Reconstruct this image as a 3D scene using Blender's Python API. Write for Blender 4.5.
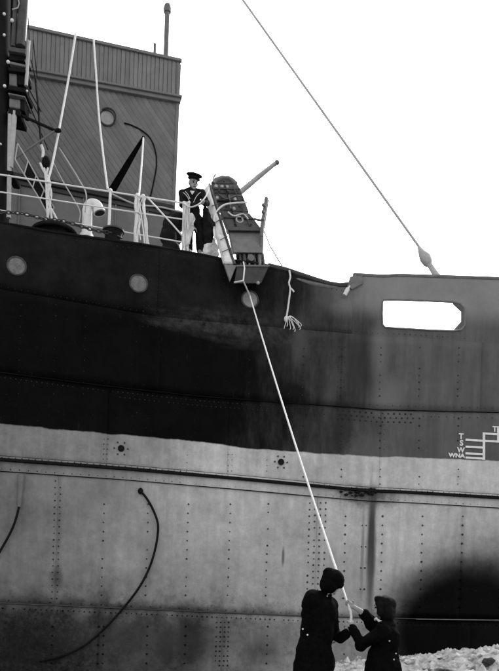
import bpy, bmesh, math, random
from mathutils import Vector, Matrix, noise
R = math.radians
random.seed(7)
for o in list(bpy.data.objects): bpy.data.objects.remove(o)
S = bpy.context.scene
COL = S.collection

# ---------------------------------------------------------------- camera
F, PU, PV, CZ, ROLL = 800.0, 249.5, 655.0, 0.8, R(1.78)
cam = bpy.data.cameras.new('camera'); co = bpy.data.objects.new('camera', cam); COL.objects.link(co)
cam.sensor_fit = 'VERTICAL'; cam.sensor_height = 24.0; cam.sensor_width = 24.0
cam.lens = F/671*24.0; cam.shift_y = (PV-335.5)/671
cam.clip_start = 0.1; cam.clip_end = 3000
RC = Matrix.Rotation(R(90), 4, 'X') @ Matrix.Rotation(ROLL, 4, 'Z')
co.matrix_world = Matrix.Translation((0, 0, CZ)) @ RC
S.camera = co
# ---------------------------------------------------------------- sky, sun, exposure
SUN_EL, SUN_AZ = R(42), R(24)          # azimuth measured clockwise from +Y (towards the ship)
w = bpy.data.worlds.new('World'); S.world = w; w.use_nodes = True
nt = w.node_tree; nt.nodes.clear()
sky = nt.nodes.new('ShaderNodeTexSky'); sky.sky_type = 'NISHITA'; sky.sun_disc = False
sky.sun_elevation = SUN_EL; sky.sun_rotation = SUN_AZ; sky.dust_density = 4; sky.air_density = 1.5
bw = nt.nodes.new('ShaderNodeRGBToBW'); bg = nt.nodes.new('ShaderNodeBackground'); bg.inputs[1].default_value = 0.15
wo = nt.nodes.new('ShaderNodeOutputWorld')
nt.links.new(sky.outputs[0], bw.inputs[0]); nt.links.new(bw.outputs[0], bg.inputs[0]); nt.links.new(bg.outputs[0], wo.inputs[0])
sl = bpy.data.lights.new('sun', 'SUN'); sl.energy = 1.0; sl.angle = R(12); sl.color = (1, 1, 1)
so = bpy.data.objects.new('sun', sl); COL.objects.link(so)
sd = Vector((math.sin(SUN_AZ)*math.cos(SUN_EL), math.cos(SUN_AZ)*math.cos(SUN_EL), math.sin(SUN_EL)))
so.rotation_euler = sd.to_track_quat('Z', 'Y').to_euler()
S.view_settings.view_transform = 'Standard'; S.view_settings.look = 'None'
S.view_settings.exposure = 1.7; S.view_settings.gamma = 1

# ---------------------------------------------------------------- geometry helpers
R3 = RC.to_3x3()
def ray(u, v):
    return R3 @ Vector(((u-PU)/F, (PV-v)/F, -1))
def P(u, v, Y):
    d = ray(u, v); return Vector((0, 0, CZ)) + d*(Y/d.y)
XK, YK = 2.62, 17.39
def plan(X):
    # ship's side seen from above: two straights joined by a short soft knuckle
    a = YK+.257*(X-XK); b = YK+.07*(X-XK); k = .12
    t = (X-XK)/k
    if t > 8: return b
    if t < -8: return a
    return a + (b-a)*0.5*(1+math.tanh(t))
def PH(u, v, off=0.0):
    "point seen at u,v that lies off metres INBOARD of the ship's side"
    d = ray(u, v); t = 16.0
    for _ in range(14):
        t = (plan(d.x*t)+off)/d.y
    return Vector((0, 0, CZ)) + d*t

def link(o, parent=None):
    COL.objects.link(o)
    if parent is not None: o.parent = parent
    return o
def empty(name, label, cat, group=None, loc=(0, 0, 0)):
    o = bpy.data.objects.new(name, None); link(o); o.location = loc
    tag(o, label, cat, group); return o
def tag(o, label=None, cat=None, group=None, kind=None):
    if label: o['label'] = label
    if cat: o['category'] = cat
    if group: o['group'] = group
    if kind: o['kind'] = kind
    return o

class MB:
    def __init__(s): s.bm = bmesh.new()
    def tube(s, pts, r, n=8, caps=True):
        pts = [Vector(p) for p in pts]
        rs = r if isinstance(r, (list, tuple)) else [r]*len(pts)
        rings = []; prev = None
        for i, p in enumerate(pts):
            t = (pts[min(i+1, len(pts)-1)]-pts[max(i-1, 0)])
            if t.length < 1e-9: t = Vector((0, 0, 1))
            t.normalize()
            a = prev - t*prev.dot(t) if prev is not None else t.orthogonal()
            if a.length < 1e-5: a = t.orthogonal()
            a.normalize(); prev = a; b = t.cross(a)
            rings.append([s.bm.verts.new(p+(a*math.cos(2*math.pi*k/n)+b*math.sin(2*math.pi*k/n))*rs[i]) for k in range(n)])
        for A, B in zip(rings, rings[1:]):
            for k in range(n):
                s.bm.faces.new((A[k], A[(k+1) % n], B[(k+1) % n], B[k]))
        if caps:
            s.bm.faces.new(list(reversed(rings[0]))); s.bm.faces.new(rings[-1])
        return s
    def prism(s, pts, d):
        pts = [Vector(p) for p in pts]; d = Vector(d)
        A = [s.bm.verts.new(p) for p in pts]; B = [s.bm.verts.new(p+d) for p in pts]; n = len(pts)
        s.bm.faces.new(A); s.bm.faces.new(list(reversed(B)))
        for i in range(n):
            s.bm.faces.new((A[i], B[i], B[(i+1) % n], A[(i+1) % n]))
        return s
    def hexa(s, front, back):
        A = [s.bm.verts.new(Vector(p)) for p in front]; B = [s.bm.verts.new(Vector(p)) for p in back]
        s.bm.faces.new(A); s.bm.faces.new(list(reversed(B)))
        for i in range(4): s.bm.faces.new((A[i], B[i], B[(i+1) % 4], A[(i+1) % 4]))
        return s
    def beam(s, a, b, w, h=None):
        h = h or w; a = Vector(a); b = Vector(b); t = (b-a).normalized()
        x = t.cross(Vector((0, 1, 0)))
        if x.length < .05: x = t.cross(Vector((0, 0, 1)))
        x.normalize(); y = t.cross(x)
        q = lambda p: [p+x*w/2*i+y*h/2*j for i, j in ((-1, -1), (1, -1), (1, 1), (-1, 1))]
        return s.hexa(q(a), q(b))
    def ball(s, c, r, sub=2, sc=(1, 1, 1), rot=None):
        m = Matrix.Translation(Vector(c)) @ (rot.to_4x4() if rot else Matrix.Identity(4)) @ Matrix.Diagonal((r*sc[0], r*sc[1], r*sc[2], 1))
        bmesh.ops.create_icosphere(s.bm, subdivisions=sub, radius=1, matrix=m); return s
    def disc(s, c, nrm, r, h, n=20, r2=None):
        c = Vector(c); nrm = Vector(nrm).normalized()
        return s.tube([c, c+nrm*h], [r, r2 or r], n)
    def ring(s, c, nrm, r, t, n=24, m=8):
        c = Vector(c); nrm = Vector(nrm).normalized(); a = nrm.orthogonal().normalized(); b = nrm.cross(a); rr = []
        for i in range(n):
            d = a*math.cos(2*math.pi*i/n)+b*math.sin(2*math.pi*i/n)
            rr.append([s.bm.verts.new(c+d*(r+t*math.cos(2*math.pi*k/m))+nrm*t*math.sin(2*math.pi*k/m)) for k in range(m)])
        for i in range(n):
            for k in range(m):
                s.bm.faces.new((rr[i][k], rr[(i+1) % n][k], rr[(i+1) % n][(k+1) % m], rr[i][(k+1) % m]))
        return s
    def build(s, name, mat, parent=None, smooth=True, bevel=0, angle=40):
        bmesh.ops.recalc_face_normals(s.bm, faces=s.bm.faces)
        if bevel:
            es = [e for e in s.bm.edges if len(e.link_faces) == 2 and e.calc_face_angle(0) > R(50)]
            bmesh.ops.bevel(s.bm, geom=es, offset=bevel, segments=2, affect='EDGES', clamp_overlap=True)
        me = bpy.data.meshes.new(name); 
        if smooth:
            for f in s.bm.faces: f.smooth = True
            for e in s.bm.edges:
                if len(e.link_faces) == 2 and e.calc_face_angle(0) > R(angle): e.smooth = False
        s.bm.to_mesh(me); s.bm.free(); me.materials.append(mat)
        o = bpy.data.objects.new(name, me); link(o, parent); return o

def catmull(pts, n=8):
    pts = [Vector(p) for p in pts]; out = []
    for i in range(len(pts)-1):
        p0 = pts[max(i-1, 0)]; p1 = pts[i]; p2 = pts[i+1]; p3 = pts[min(i+2, len(pts)-1)]
        for k in range(n):
            t = k/n
            out.append(.5*((2*p1)+(p2-p0)*t+(2*p0-5*p1+4*p2-p3)*t*t+(3*p1-p0-3*p2+p3)*t**3))
    out.append(pts[-1]); return out

# ---------------------------------------------------------------- materials (everything in this place is grey)
def mat(name, a, b=None, rough=.7, scale=8, bump=.15, metal=0, spec=.3, detail=6, bscale=None, coord='Object', contrast=1.0):
    m = bpy.data.materials.new(name); m.use_nodes = True; n = m.node_tree; n.nodes.clear(); N = n.nodes.new; L = n.links.new
    out = N('ShaderNodeOutputMaterial'); p = N('ShaderNodeBsdfPrincipled'); tc = N('ShaderNodeTexCoord')
    no = N('ShaderNodeTexNoise'); no.inputs['Scale'].default_value = scale; no.inputs['Detail'].default_value = detail
    no.inputs['Roughness'].default_value = .65
    L(tc.outputs[coord], no.inputs['Vector'])
    mr = N('ShaderNodeMapRange'); mr.inputs[1].default_value = .5-.22/contrast; mr.inputs[2].default_value = .5+.22/contrast
    b = a if b is None else b
    mr.inputs[3].default_value = a; mr.inputs[4].default_value = b
    L(no.outputs[0], mr.inputs[0]); L(mr.outputs[0], p.inputs['Base Color'])
    n2 = N('ShaderNodeTexNoise'); n2.inputs['Scale'].default_value = bscale or scale*5; n2.inputs['Detail'].default_value = 5
    L(tc.outputs[coord], n2.inputs['Vector'])
    bp = N('ShaderNodeBump'); bp.inputs['Strength'].default_value = bump; bp.inputs['Distance'].default_value = .02
    L(n2.outputs[0], bp.inputs['Height']); L(bp.outputs[0], p.inputs['Normal'])
    p.inputs['Roughness'].default_value = rough; p.inputs['Metallic'].default_value = metal
    p.inputs['Specular IOR Level'].default_value = spec
    L(p.outputs[0], out.inputs[0]); return m

M = {}
M['black'] = mat('black_steel_paint', .003, .010, .6, 6, spec=.08)
M['tar'] = mat('tarred_wood', .0015, .004, .9, 8, .3, spec=.0)
M['darkgrey'] = mat('dark_grey_paint', .03, .07, .6, 7)
M['midgrey'] = mat('mid_grey_paint', .10, .18, .6, 5)
M['lightgrey'] = mat('light_grey_paint', .3, .45, .6, 6)
M['white'] = mat('white_paint', .6, .8, .55, 9)
M['wood_pl'] = mat('painted_wood_siding', .15, .205, .75, 3, .2)
n_ = M['wood_pl'].node_tree; bs_ = [x for x in n_.nodes if x.type == 'BSDF_PRINCIPLED'][0]; src = bs_.inputs['Base Color'].links[0].from_socket
ge = n_.nodes.new('ShaderNodeNewGeometry'); mr_ = n_.nodes.new('ShaderNodeMapRange'); mr_.inputs[3].default_value = .88; mr_.inputs[4].default_value = 1.07
mu = n_.nodes.new('ShaderNodeMath'); mu.operation = 'MULTIPLY'; n_.links.new(ge.outputs['Random Per Island'], mr_.inputs[0]); n_.links.new(mr_.outputs[0], mu.inputs[0]); n_.links.new(src, mu.inputs[1]); n_.links.new(mu.outputs[0], bs_.inputs['Base Color'])
M['wood_dk'] = mat('painted_wood_shadow_trim', .02, .04, .75, 3, .2)
M['rope'] = mat('pale_hemp_rope', .6, .85, .9, 30, .5, spec=.1)
M['rope_dk'] = mat('tarred_rope', .02, .05, .9, 30, .5, spec=.1)
M['canvas'] = mat('off_white_canvas', .42, .75, .9, 5, .4, spec=.1)
M['canvas_dk'] = mat('black_tarpaulin', .008, .02, .85, 7, .5, spec=.1)
M['wool'] = mat('black_wool', .002, .005, .95, 20, .4, spec=.02)
M['navy'] = mat('dark_serge', .006, .02, .9, 9, .3, spec=.05)
M['skin'] = mat('skin', .22, .32, .6, 12, .1)
M['hair'] = mat('dark_hair', .003, .008, .7, 30, .5, spec=.06)
M['glass'] = mat('porthole_glass', .05, .16, .25, 14, .05, spec=.5)
M['stone'] = mat('pale_rubble', .05, .62, .95, 5.5, .8, coord='Object', contrast=1.1)
M['stone_dk'] = mat('dark_rubble', .02, .06, .9, 4, .6)
M['ground'] = mat('quay_gravel', .10, .22, .95, 1.2, .6)

# ---------------------------------------------------------------- level curves of the hull (traced, then turned into metres)
def curve(pts, off=0):
    q = [PH(u, v, off) for u, v in pts]; q = [(p.x, p.z) for p in q]
    def f(X):
        if X <= q[0][0]: (x0, z0), (x1, z1) = q[0], q[1]
        elif X >= q[-1][0]: (x0, z0), (x1, z1) = q[-2], q[-1]
        else:
            for i in range(len(q)-1):
                if q[i][0] <= X <= q[i+1][0]: (x0, z0), (x1, z1) = q[i], q[i+1]; break
        return z0+(z1-z0)*(X-x0)/(x1-x0)
    def g(X):                                   # slightly smoothed
        return (f(X-.35)+2*f(X)+f(X+.35))/4
    return g
XS = PH(353, 290).x                              # where the bulwark steps up
cD = curve([(0, 603), (150, 609.5), (300, 616), (380, 618), (499, 621)])
cB = curve([(0, 461), (125, 470), (250, 481), (350, 490.5), (400, 493), (499, 499)])
cP = curve([(0, 425), (100, 434), (200, 442.5), (250, 449), (338, 455.5), (400, 457.5), (499, 462)])
c4 = curve([(0, 373), (100, 386), (200, 397), (341, 407), (499, 413)])
c5 = curve([(0, 290), (160, 318), (308, 331), (400, 337), (482, 343)])
def fine(pts):
    q = [PH(u, v) for u, v in pts]; q = [(p.x, p.z) for p in q]
    def f(X):
        if X <= q[0][0]: return q[0][1]+(q[1][1]-q[0][1])/(q[1][0]-q[0][0])*(X-q[0][0])
        for i in range(len(q)-1):
            if X <= q[i+1][0]: return q[i][1]+(q[i+1][1]-q[i][1])*(X-q[i][0])/(q[i+1][0]-q[i][0])
        return q[-1][1]+(q[-1][1]-q[-2][1])/(q[-1][0]-q[-2][0])*(X-q[-1][0])
    return f
cTL = fine([(0, 222), (50, 231), (90, 237), (140, 243.5), (200, 254), (225, 259), (250, 262), (268, 265), (285, 269), (300, 274), (315, 279), (328, 283), (340, 285), (352, 283.5)])
cTR = fine([(353, 275), (400, 275.8), (450, 277.3), (499, 279)])
def cT(X): return cTL(X) if X < XS else cTR(X)
ZB = -1.8
LEV = [lambda X: ZB, cD, cB, cP, c4, c5, cT]
def lev2z(X, l, top=None):
    i = min(int(l), 5); f = l-i
    a = LEV[i](X); b = LEV[i+1](X) if i < 5 or top is None else top(X)
    return a+(b-a)*f
def xat(u, v): return PH(u, v).x
def wob(X, Z):
    return .016*noise.noise(Vector((X*.9, Z*.8, 3.1)))+.009*noise.noise(Vector((X*2.3, Z*2.1, 9.7)))

# hull paint: UV = (metres along the hull, level), so that paint edge and stains lie where they were painted
def nmask(N, L, pos, cu, cv, ru, rv, soft, nz, namp=.5):
    "0..1 blotch with a ragged edge, centre and radii in metres on the ship's side"
    sep = N('ShaderNodeSeparateXYZ'); L(pos, sep.inputs[0])
    def mth(op, a, b=None):
        m = N('ShaderNodeMath'); m.operation = op
        for i, x in enumerate((a, b)):
            if x is None: continue
            if isinstance(x, (int, float)): m.inputs[i].default_value = x
            else: L(x, m.inputs[i])
        return m.outputs[0]
    du = mth('DIVIDE', mth('SUBTRACT', sep.outputs[0], cu), ru)
    dv = mth('DIVIDE', mth('SUBTRACT', sep.outputs[2], cv), rv)
    d = mth('SQRT', mth('ADD', mth('MULTIPLY', du, du), mth('MULTIPLY', dv, dv)))
    d = mth('ADD', d, mth('MULTIPLY', mth('SUBTRACT', nz, .5), namp))
    mr = N('ShaderNodeMapRange'); mr.interpolation_type = 'SMOOTHSTEP'; mr.clamp = True
    L(d, mr.inputs[0]); mr.inputs[1].default_value = 1+soft/2; mr.inputs[2].default_value = 1-soft/2
    return mr.outputs[0]

def X2(u, v): return PH(u, v).x
def LV(u, v):
    p = PH(u, v); zs = [f(p.x) for f in LEV]
    for i in range(6):
        if p.z <= zs[i+1]: return i+(p.z-zs[i])/(zs[i+1]-zs[i])
    return 6
def hull_material(name, rivet=False):
    m = bpy.data.materials.new(name); m.use_nodes = True; n = m.node_tree; n.nodes.clear(); N = n.nodes.new; L = n.links.new
    out = N('ShaderNodeOutputMaterial'); p = N('ShaderNodeBsdfPrincipled')
    uvn = N('ShaderNodeUVMap'); uvn.uv_map = 'hull'; uv = uvn.outputs[0]
    geo = N('ShaderNodeNewGeometry'); pos = geo.outputs['Position']
    def noise_(scale, detail=6, rough=.6, stretch=None, dist=0):
        t = N('ShaderNodeTexNoise'); t.inputs['Scale'].default_value = scale; t.inputs['Detail'].default_value = detail
        t.inputs['Roughness'].default_value = rough; t.inputs['Distortion'].default_value = dist
        if stretch:
            mp = N('ShaderNodeMapping'); mp.inputs['Scale'].default_value = stretch; L(pos, mp.inputs[0]); L(mp.outputs[0], t.inputs['Vector'])
        else: L(pos, t.inputs['Vector'])
        return t.outputs[0]
    def rng(x, a, b, c, d, smooth=False):
        r = N('ShaderNodeMapRange'); L(x, r.inputs[0])
        if smooth: r.interpolation_type = 'SMOOTHSTEP'
        for i, k in enumerate((a, b, c, d)): r.inputs[i+1].default_value = k
        return r.outputs[0]
    def mx(f, a, b):
        r = N('ShaderNodeMix'); r.data_type = 'FLOAT'
        for i, x in ((0, f), (2, a), (3, b)):
            if isinstance(x, (int, float)): r.inputs[i].default_value = x
            else: L(x, r.inputs[i])
        return r.outputs[0]
    def mul(a, b):
        r = N('ShaderNodeMath'); r.operation = 'MULTIPLY'
        for i, x in enumerate((a, b)):
            if isinstance(x, (int, float)): r.inputs[i].default_value = x
            else: L(x, r.inputs[i])
        return r.outputs[0]
    big = noise_(.45, 5); med = noise_(1.6, 8, .7); fin = noise_(14, 5, .7); streak = noise_(2.2, 6, .6, (3.2, 3.2, .35)); hst = noise_(2.0, 5, .6, (.5, .5, 4))
    sep = N('ShaderNodeSeparateXYZ'); L(uv, sep.inputs[0]); U, V = sep.outputs[0], sep.outputs[1]
    # --- topside: weathered black gloss paint, sky halation painted in as grey towards the right
    black = rng(med, .3, .75, .0015, .006)
    halo_grey = rng(streak, .3, .7, .085, .118)
    halo_grey = mul(halo_grey, rng(med, .25, .75, .8, 1.2))
    fade = N('ShaderNodeMath'); fade.operation = 'ADD'; L(U, fade.inputs[0]); L(rng(noise_(1.5, 8, .72, (1.6, 1.6, .45)), .3, .7, -.9, .9), fade.inputs[1])
    x0, x1 = X2(225, 380), X2(440, 380)
    top = mx(rng(fade.outputs[0], x0, x1, 0, 1, True), black, halo_grey)
    # sheer strake at the left is slightly paler
    shs = mx(rng(V, 4.9, 5.35, 0, 1, True), top, rng(med, .3, .7, .005, .018))
    top = mx(rng(fade.outputs[0], x0-.3, x0+1.8, 1, 0, True), top, shs)
    bul = mx(rng(V, 5.2, 5.6, 0, 1, True), 0.0, 1.0)
    bul = mul(bul, rng(U, XS-1.2, XS+.7, 0, 1, True))
    top = mx(bul, top, rng(med, .3, .7, .19, .25))  # glow of the bright sky painted in as a paler bulwark
    def blot(base, u, v, pu, pv, col, soft=.6, nz=med, amp=.9, k=1.0):
        p_ = PH(u, v); f = nmask(N, L, pos, p_.x, p_.z, pu/47.0, pv/47.0, soft, nz, amp)
        return mx(mul(f, k), base, col)
    mot = noise_(5.5, 8, .75)
    top = blot(top, 205, 326, 46, 9, rng(mot, .35, .65, .008, .055), 1.2, hst, 1.8, .7)
    top = blot(top, 255, 330, 60, 14, rng(mot, .35, .65, .012, .07), 1.4, hst, 1.8, .6)
    top = blot(top, 358, 372, 15, 46, .03, 1.3, streak, 1.2, .75)  # soft shade above the knuckle, painted into the topside
    top = blot(top, 343, 425, 12, 32, .022, .9, med, 1.6, .75)
    top = blot(top, 388, 400, 14, 20, .20, 1.3, streak, 1.5, .45)
    top = blot(top, 380, 350, 8, 26, .19, 1.3, streak, 1.5, .4)
    top = blot(top, 295, 393, 12, 9, .008, .8, mot, 1.5, .9)
    top = blot(top, 300, 345, 7, 22, .11, 1.3, streak, 1.5, .4)
    top = blot(top, 372, 452, 22, 14, .14, 1.3, mot, 1.9, .4)
    scr = noise_(9, 2, .5, (7, 7, .35)); top = mx(rng(scr, .735, .76, 0, .3), top, .05)
    # --- boot / lower side: grey
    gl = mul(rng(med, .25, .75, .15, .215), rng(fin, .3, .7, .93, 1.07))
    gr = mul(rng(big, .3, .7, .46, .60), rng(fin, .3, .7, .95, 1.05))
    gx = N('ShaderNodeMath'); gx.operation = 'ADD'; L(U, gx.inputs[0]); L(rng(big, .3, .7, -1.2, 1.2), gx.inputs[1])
    low = mx(rng(gx.outputs[0], X2(-40, 530), X2(330, 530), 0, 1, True), gl, gr)  # grey painted paler towards the right to stand in for glare
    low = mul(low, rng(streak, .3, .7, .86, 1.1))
    low = blot(low, 70, 490, 55, 16, .25, .9, hst, .9, .7)
    low = blot(low, 250, 540, 90, 40, .42, 1.5, big, 1.2, .35)
    low = mul(low, rng(noise_(5.0, 9, .78), .3, .7, .78, 1.12)); low = mul(low, rng(noise_(1.1, 7, .7), .3, .7, .8, 1.12))
    # bottom strake: fouled darker at the left
    fx = N('ShaderNodeMath'); fx.operation = 'ADD'; L(U, fx.inputs[0]); L(rng(med, .3, .7, -1.6, 1.6), fx.inputs[1])
    foul = mx(rng(fx.outputs[0], X2(60, 640), X2(300, 640), 0, 1, True), rng(fin, .35, .65, .008, .05), mul(low, .62))
    vf = N('ShaderNodeMath'); vf.operation = 'ADD'; L(V, vf.inputs[0]); L(rng(med, .3, .7, -.08, .08), vf.inputs[1])
    low = mx(rng(vf.outputs[0], 1.12, .92, 0, 1, True), low, foul)
    mot2 = noise_(7, 9, .8); hs2 = noise_(4.5, 7, .75, (.7, .7, 2.6))
    dirt = mul(rng(V, 1.0, 1.3, 1, 0, True), rng(mot2, .36, .66, .1, .75))
    low = mx(mul(dirt, rng(U, X2(120, 600), X2(360, 600), 1, .35)), low, .045)
    low = mx(mul(rng(V, 1.0, 1.6, .8, 0), rng(mot2, .52, .66, 0, .5)), low, .07)
    for (u, v, pu, pv, k) in ((190, 640, 14, 26, .85), (166, 650, 9, 18, .7), (20, 650, 50, 30, .7), (262, 650, 16, 12, .4), (57, 578, 5, 10, .55)):
        low = blot(low, u, v, pu, pv, .006, 1.3, mot2, 2.2, k)
    low = blot(low, 283, 557, 1.3, 8, .09, 1.0, streak, .8, .8)
    # shade of the knuckle painted as dark streaks below the rubbing bar
    low = blot(low, 371, 548, 4.2, 62, .035, 1.1, streak, 1.0, .95)
    low = blot(low, 362, 560, 1.6, 40, .12, 1.3, streak, 1.3, .6)
    low = blot(low, 366, 497, 26, 9, .06, 1.4, mot2, 2.0, .8)
    low = blot(low, 345, 585, 26, 30, .24, 1.5, big, 1.5, .5)
    low = blot(low, 150, 640, 60, 16, .05, 1.5, mot2, 2.2, .6)
    # dark rounded patch with a soft edge at the far right
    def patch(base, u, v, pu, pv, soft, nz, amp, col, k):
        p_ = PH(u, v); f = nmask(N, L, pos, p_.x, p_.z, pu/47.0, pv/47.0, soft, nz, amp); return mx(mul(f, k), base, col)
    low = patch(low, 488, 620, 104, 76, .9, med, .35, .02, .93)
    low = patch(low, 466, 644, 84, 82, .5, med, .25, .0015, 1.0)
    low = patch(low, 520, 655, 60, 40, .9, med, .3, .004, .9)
    scr = noise_(11, 2, .5, (8, 8, .4)); low = mx(rng(scr, .745, .77, 0, .25), low, .12)
    ns = noise_(3.0, 6, .6)
    vv = N('ShaderNodeMath'); vv.operation = 'ADD'; L(V, vv.inputs[0]); L(rng(ns, .3, .7, -.02, .02), vv.inputs[1])
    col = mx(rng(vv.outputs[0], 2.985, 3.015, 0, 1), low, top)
    speck = rng(noise_(38, 3, .8), .69, .75, 0, .3)
    col = mx(speck, col, .30 if not rivet else .1)
    if rivet:
        c2 = mx(rng(V, 2.98, 3.02, 0, 1), mul(col, .16), rng(fin, .3, .7, .022, .045)); col = c2
    L(col, p.inputs['Base Color'])
    L(rng(med, .3, .7, .42, .68), p.inputs['Roughness'])
    L(rng(V, 2.98, 3.02, .05, .025), p.inputs['Specular IOR Level'])
    bp = N('ShaderNodeBump'); bp.inputs['Strength'].default_value = .35; bp.inputs['Distance'].default_value = .012
    hsum = N('ShaderNodeMath'); hsum.operation = 'ADD'; L(fin, hsum.inputs[0]); L(mul(streak, 1.5), hsum.inputs[1])
    L(hsum.outputs[0], bp.inputs['Height']); L(bp.outputs[0], p.inputs['Normal'])
    L(p.outputs[0], out.inputs[0]); return m
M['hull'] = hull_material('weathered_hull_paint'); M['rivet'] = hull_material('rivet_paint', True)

# ---------------------------------------------------------------- ground, quay, water
def sheet(name, x0, x1, y0, y1, z, m, nx=2, ny=2, zf=None):
    b = bmesh.new(); g = [[b.verts.new((x0+(x1-x0)*i/nx, y0+(y1-y0)*j/ny, z+(zf(x0+(x1-x0)*i/nx, y0+(y1-y0)*j/ny) if zf else 0))) for i in range(nx+1)] for j in range(ny+1)]
    for j in range(ny):
        for i in range(nx):
            f = b.faces.new((g[j][i], g[j][i+1], g[j+1][i+1], g[j+1][i])); f.smooth = True
    me = bpy.data.meshes.new(name); b.to_mesh(me); b.free(); me.materials.append(m)
    o = bpy.data.objects.new(name, me); link(o); tag(o, kind='structure'); return o
g = sheet('ground', -300, 300, -300, 13.2, 0, M['ground'], 4, 4)
qb = MB(); qb.prism([(-300, 13.2, -.004), (300, 13.2, -.004), (300, 13.2, -4), (-300, 13.2, -4)], (0, -.6, 0)); tag(qb.build('quay_wall', M['darkgrey'], smooth=False), kind='structure')
wm = mat('harbour_water', .015, .03, .12, 2, .5, spec=.5, bscale=3)
sheet('water', -1500, 1500, 12.9, 2500, -1.1, wm)

# ================================================================ THE SHIP
ship = empty('cargo_ship', 'big riveted steel ship with black topside and grey lower side filling the view', 'ship', loc=(0, 17, 0))
ship.location = (0, 0, 0)

def plate_grid(X0, X1, l0, l1, off, thick, name='hull_plate', topf=None, parent=ship):
    bm = bmesh.new(); uvl = None
    gap = .0012
    X0 += gap; X1 -= gap
    nx = max(2, int((X1-X0)/.14)); steps = []
    zr = abs(lev2z((X0+X1)/2, l1-1e-6)-lev2z((X0+X1)/2, l0)); nz = max(2, int(zr/.16))
    def z_at(X, t):
        a = lev2z(X, l0); b = (topf(X) if topf else lev2z(X, min(l1, 5.999999)))
        return a+(b-a)*t
    def l_of(X, Z):
        zs = [f(X) for f in LEV[:6]]+[(topf or cT)(X)]
        for i in range(6):
            if Z <= zs[i+1] or i == 5: return max(0, i+(Z-zs[i])/(zs[i+1]-zs[i]))
    F_, B_ = [], []
    for j in range(nz+1):
        fr, br = [], []
        for i in range(nx+1):
            X = X0+(X1-X0)*i/nx; Z = z_at(X, j/nz); y = plan(X)-off-wob(X, Z)
            fr.append(bm.verts.new((X, y, Z))); br.append(bm.verts.new((X, y+thick, Z)))
        F_.append(fr); B_.append(br)
    fs = []
    for j in range(nz):
        for i in range(nx):
            fs.append(bm.faces.new((F_[j][i], F_[j][i+1], F_[j+1][i+1], F_[j+1][i])))
    for j in range(nz):
        bm.faces.new((F_[j][0], F_[j+1][0], B_[j+1][0], B_[j][0])); bm.faces.new((F_[j][nx], B_[j][nx], B_[j+1][nx], F_[j+1][nx]))
    for i in range(nx):
        bm.faces.new((F_[0][i], B_[0][i], B_[0][i+1], F_[0][i+1])); bm.faces.new((F_[nz][i], F_[nz][i+1], B_[nz][i+1], B_[nz][i]))
    for j in range(nz):
        for i in range(nx):
            bm.faces.new((B_[j][i], B_[j+1][i], B_[j+1][i+1], B_[j][i+1]))
    uvl = bm.loops.layers.uv.new('hull')
    for f in bm.faces:
        for lp in f.loops: lp[uvl].uv = (lp.vert.co.x, l_of(lp.vert.co.x, lp.vert.co.z))
    for f in fs: f.smooth = True
    for e in bm.edges:
        if len(e.link_faces) == 2 and e.calc_face_angle(0) > R(35): e.smooth = False
    bmesh.ops.recalc_face_normals(bm, faces=bm.faces)
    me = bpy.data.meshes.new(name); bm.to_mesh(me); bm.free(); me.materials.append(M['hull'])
    o = bpy.data.objects.new(name, me); link(o, parent); return o

XL, XR = -14.0, 15.0
rows = [  # level0, level1, offset, butts (photo u at photo v)
    (0, 1, .030, [(-190, 640), (98, 640), (222, 640), (470, 640)]),
    (1, 2, .042, [(-150, 540), (57, 540), (316, 540), (461, 540)]),
    (2, 4, .030, [(-60, 440), (107, 440), (228, 440), (380, 440)]),
    (4, 5, .040, [(-120, 370), (160, 370), (341, 370), (481, 370)]),
]
def chain_x(bs): 
    xs = [xat(u, v) for u, v in bs]
    while xs[0] > XL+5: xs.insert(0, xs[0]-4.5)
    while xs[-1] < XR-5: xs.append(xs[-1]+4.5)
    return [XL]+[x for x in xs if XL+.5 < x < XR-.5]+[XR]
for l0, l1, off, bs in rows:
    xs = chain_x(bs)
    for a, b in zip(xs, xs[1:]): plate_grid(a, b, l0, l1, off, .028)
xs = [XL, XL+4.6, xat(20, 260)-2.2, xat(158, 280), XS]
xs = sorted(xs)
for a, b in zip(xs, xs[1:]): plate_grid(a, b, 5, 6, .030, .028, topf=cTL)

# raised bulwark at the right with a long mooring opening cut through it
def bulwark(X0, X1, hole=None):
    bm = bmesh.new(); N_ = 24
    outer = [(X0+(X1-X0)*i/N_, c5(X0+(X1-X0)*i/N_)) for i in range(N_+1)]+[(X1-(X1-X0)*i/N_, cTR(X1-(X1-X0)*i/N_)) for i in range(N_+1)]
    loops = [outer]+([hole] if hole else [])
    es = []
    for lp in loops:
        vs = [bm.verts.new((x, plan(x)-.030, z)) for x, z in lp]
        es += [bm.edges.new((vs[i], vs[(i+1) % len(vs)])) for i in range(len(vs))]
    bmesh.ops.triangle_fill(bm, edges=es, use_beauty=True, use_dissolve=False)
    fs = list(bm.faces)
    for f in fs: f.normal_update()
    ret = bmesh.ops.extrude_face_region(bm, geom=fs)
    for v in [e for e in ret['geom'] if isinstance(e, bmesh.types.BMVert)]: v.co.y += .03
    bmesh.ops.recalc_face_normals(bm, faces=bm.faces)
    uvl = bm.loops.layers.uv.new('hull')
    for f in bm.faces:
        for lp in f.loops:
            X, Z = lp.vert.co.x, lp.vert.co.z; lp[uvl].uv = (X, 5+(Z-c5(X))/(cTR(X)-c5(X)))
    me = bpy.data.meshes.new('bulwark_plate'); bm.to_mesh(me); bm.free(); me.materials.append(M['hull'])
    o = bpy.data.objects.new('bulwark_plate', me); link(o, ship); return o
hp = [(384, 300.6), (400, 300.6), (440, 302.2), (454, 303), (460, 304.5), (464, 309), (464.5, 318), (464.5, 326), (461, 330.5), (454, 331.5), (430, 330.8), (400, 329), (385, 328), (382.4, 325), (382, 315), (382.2, 303)]
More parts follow.
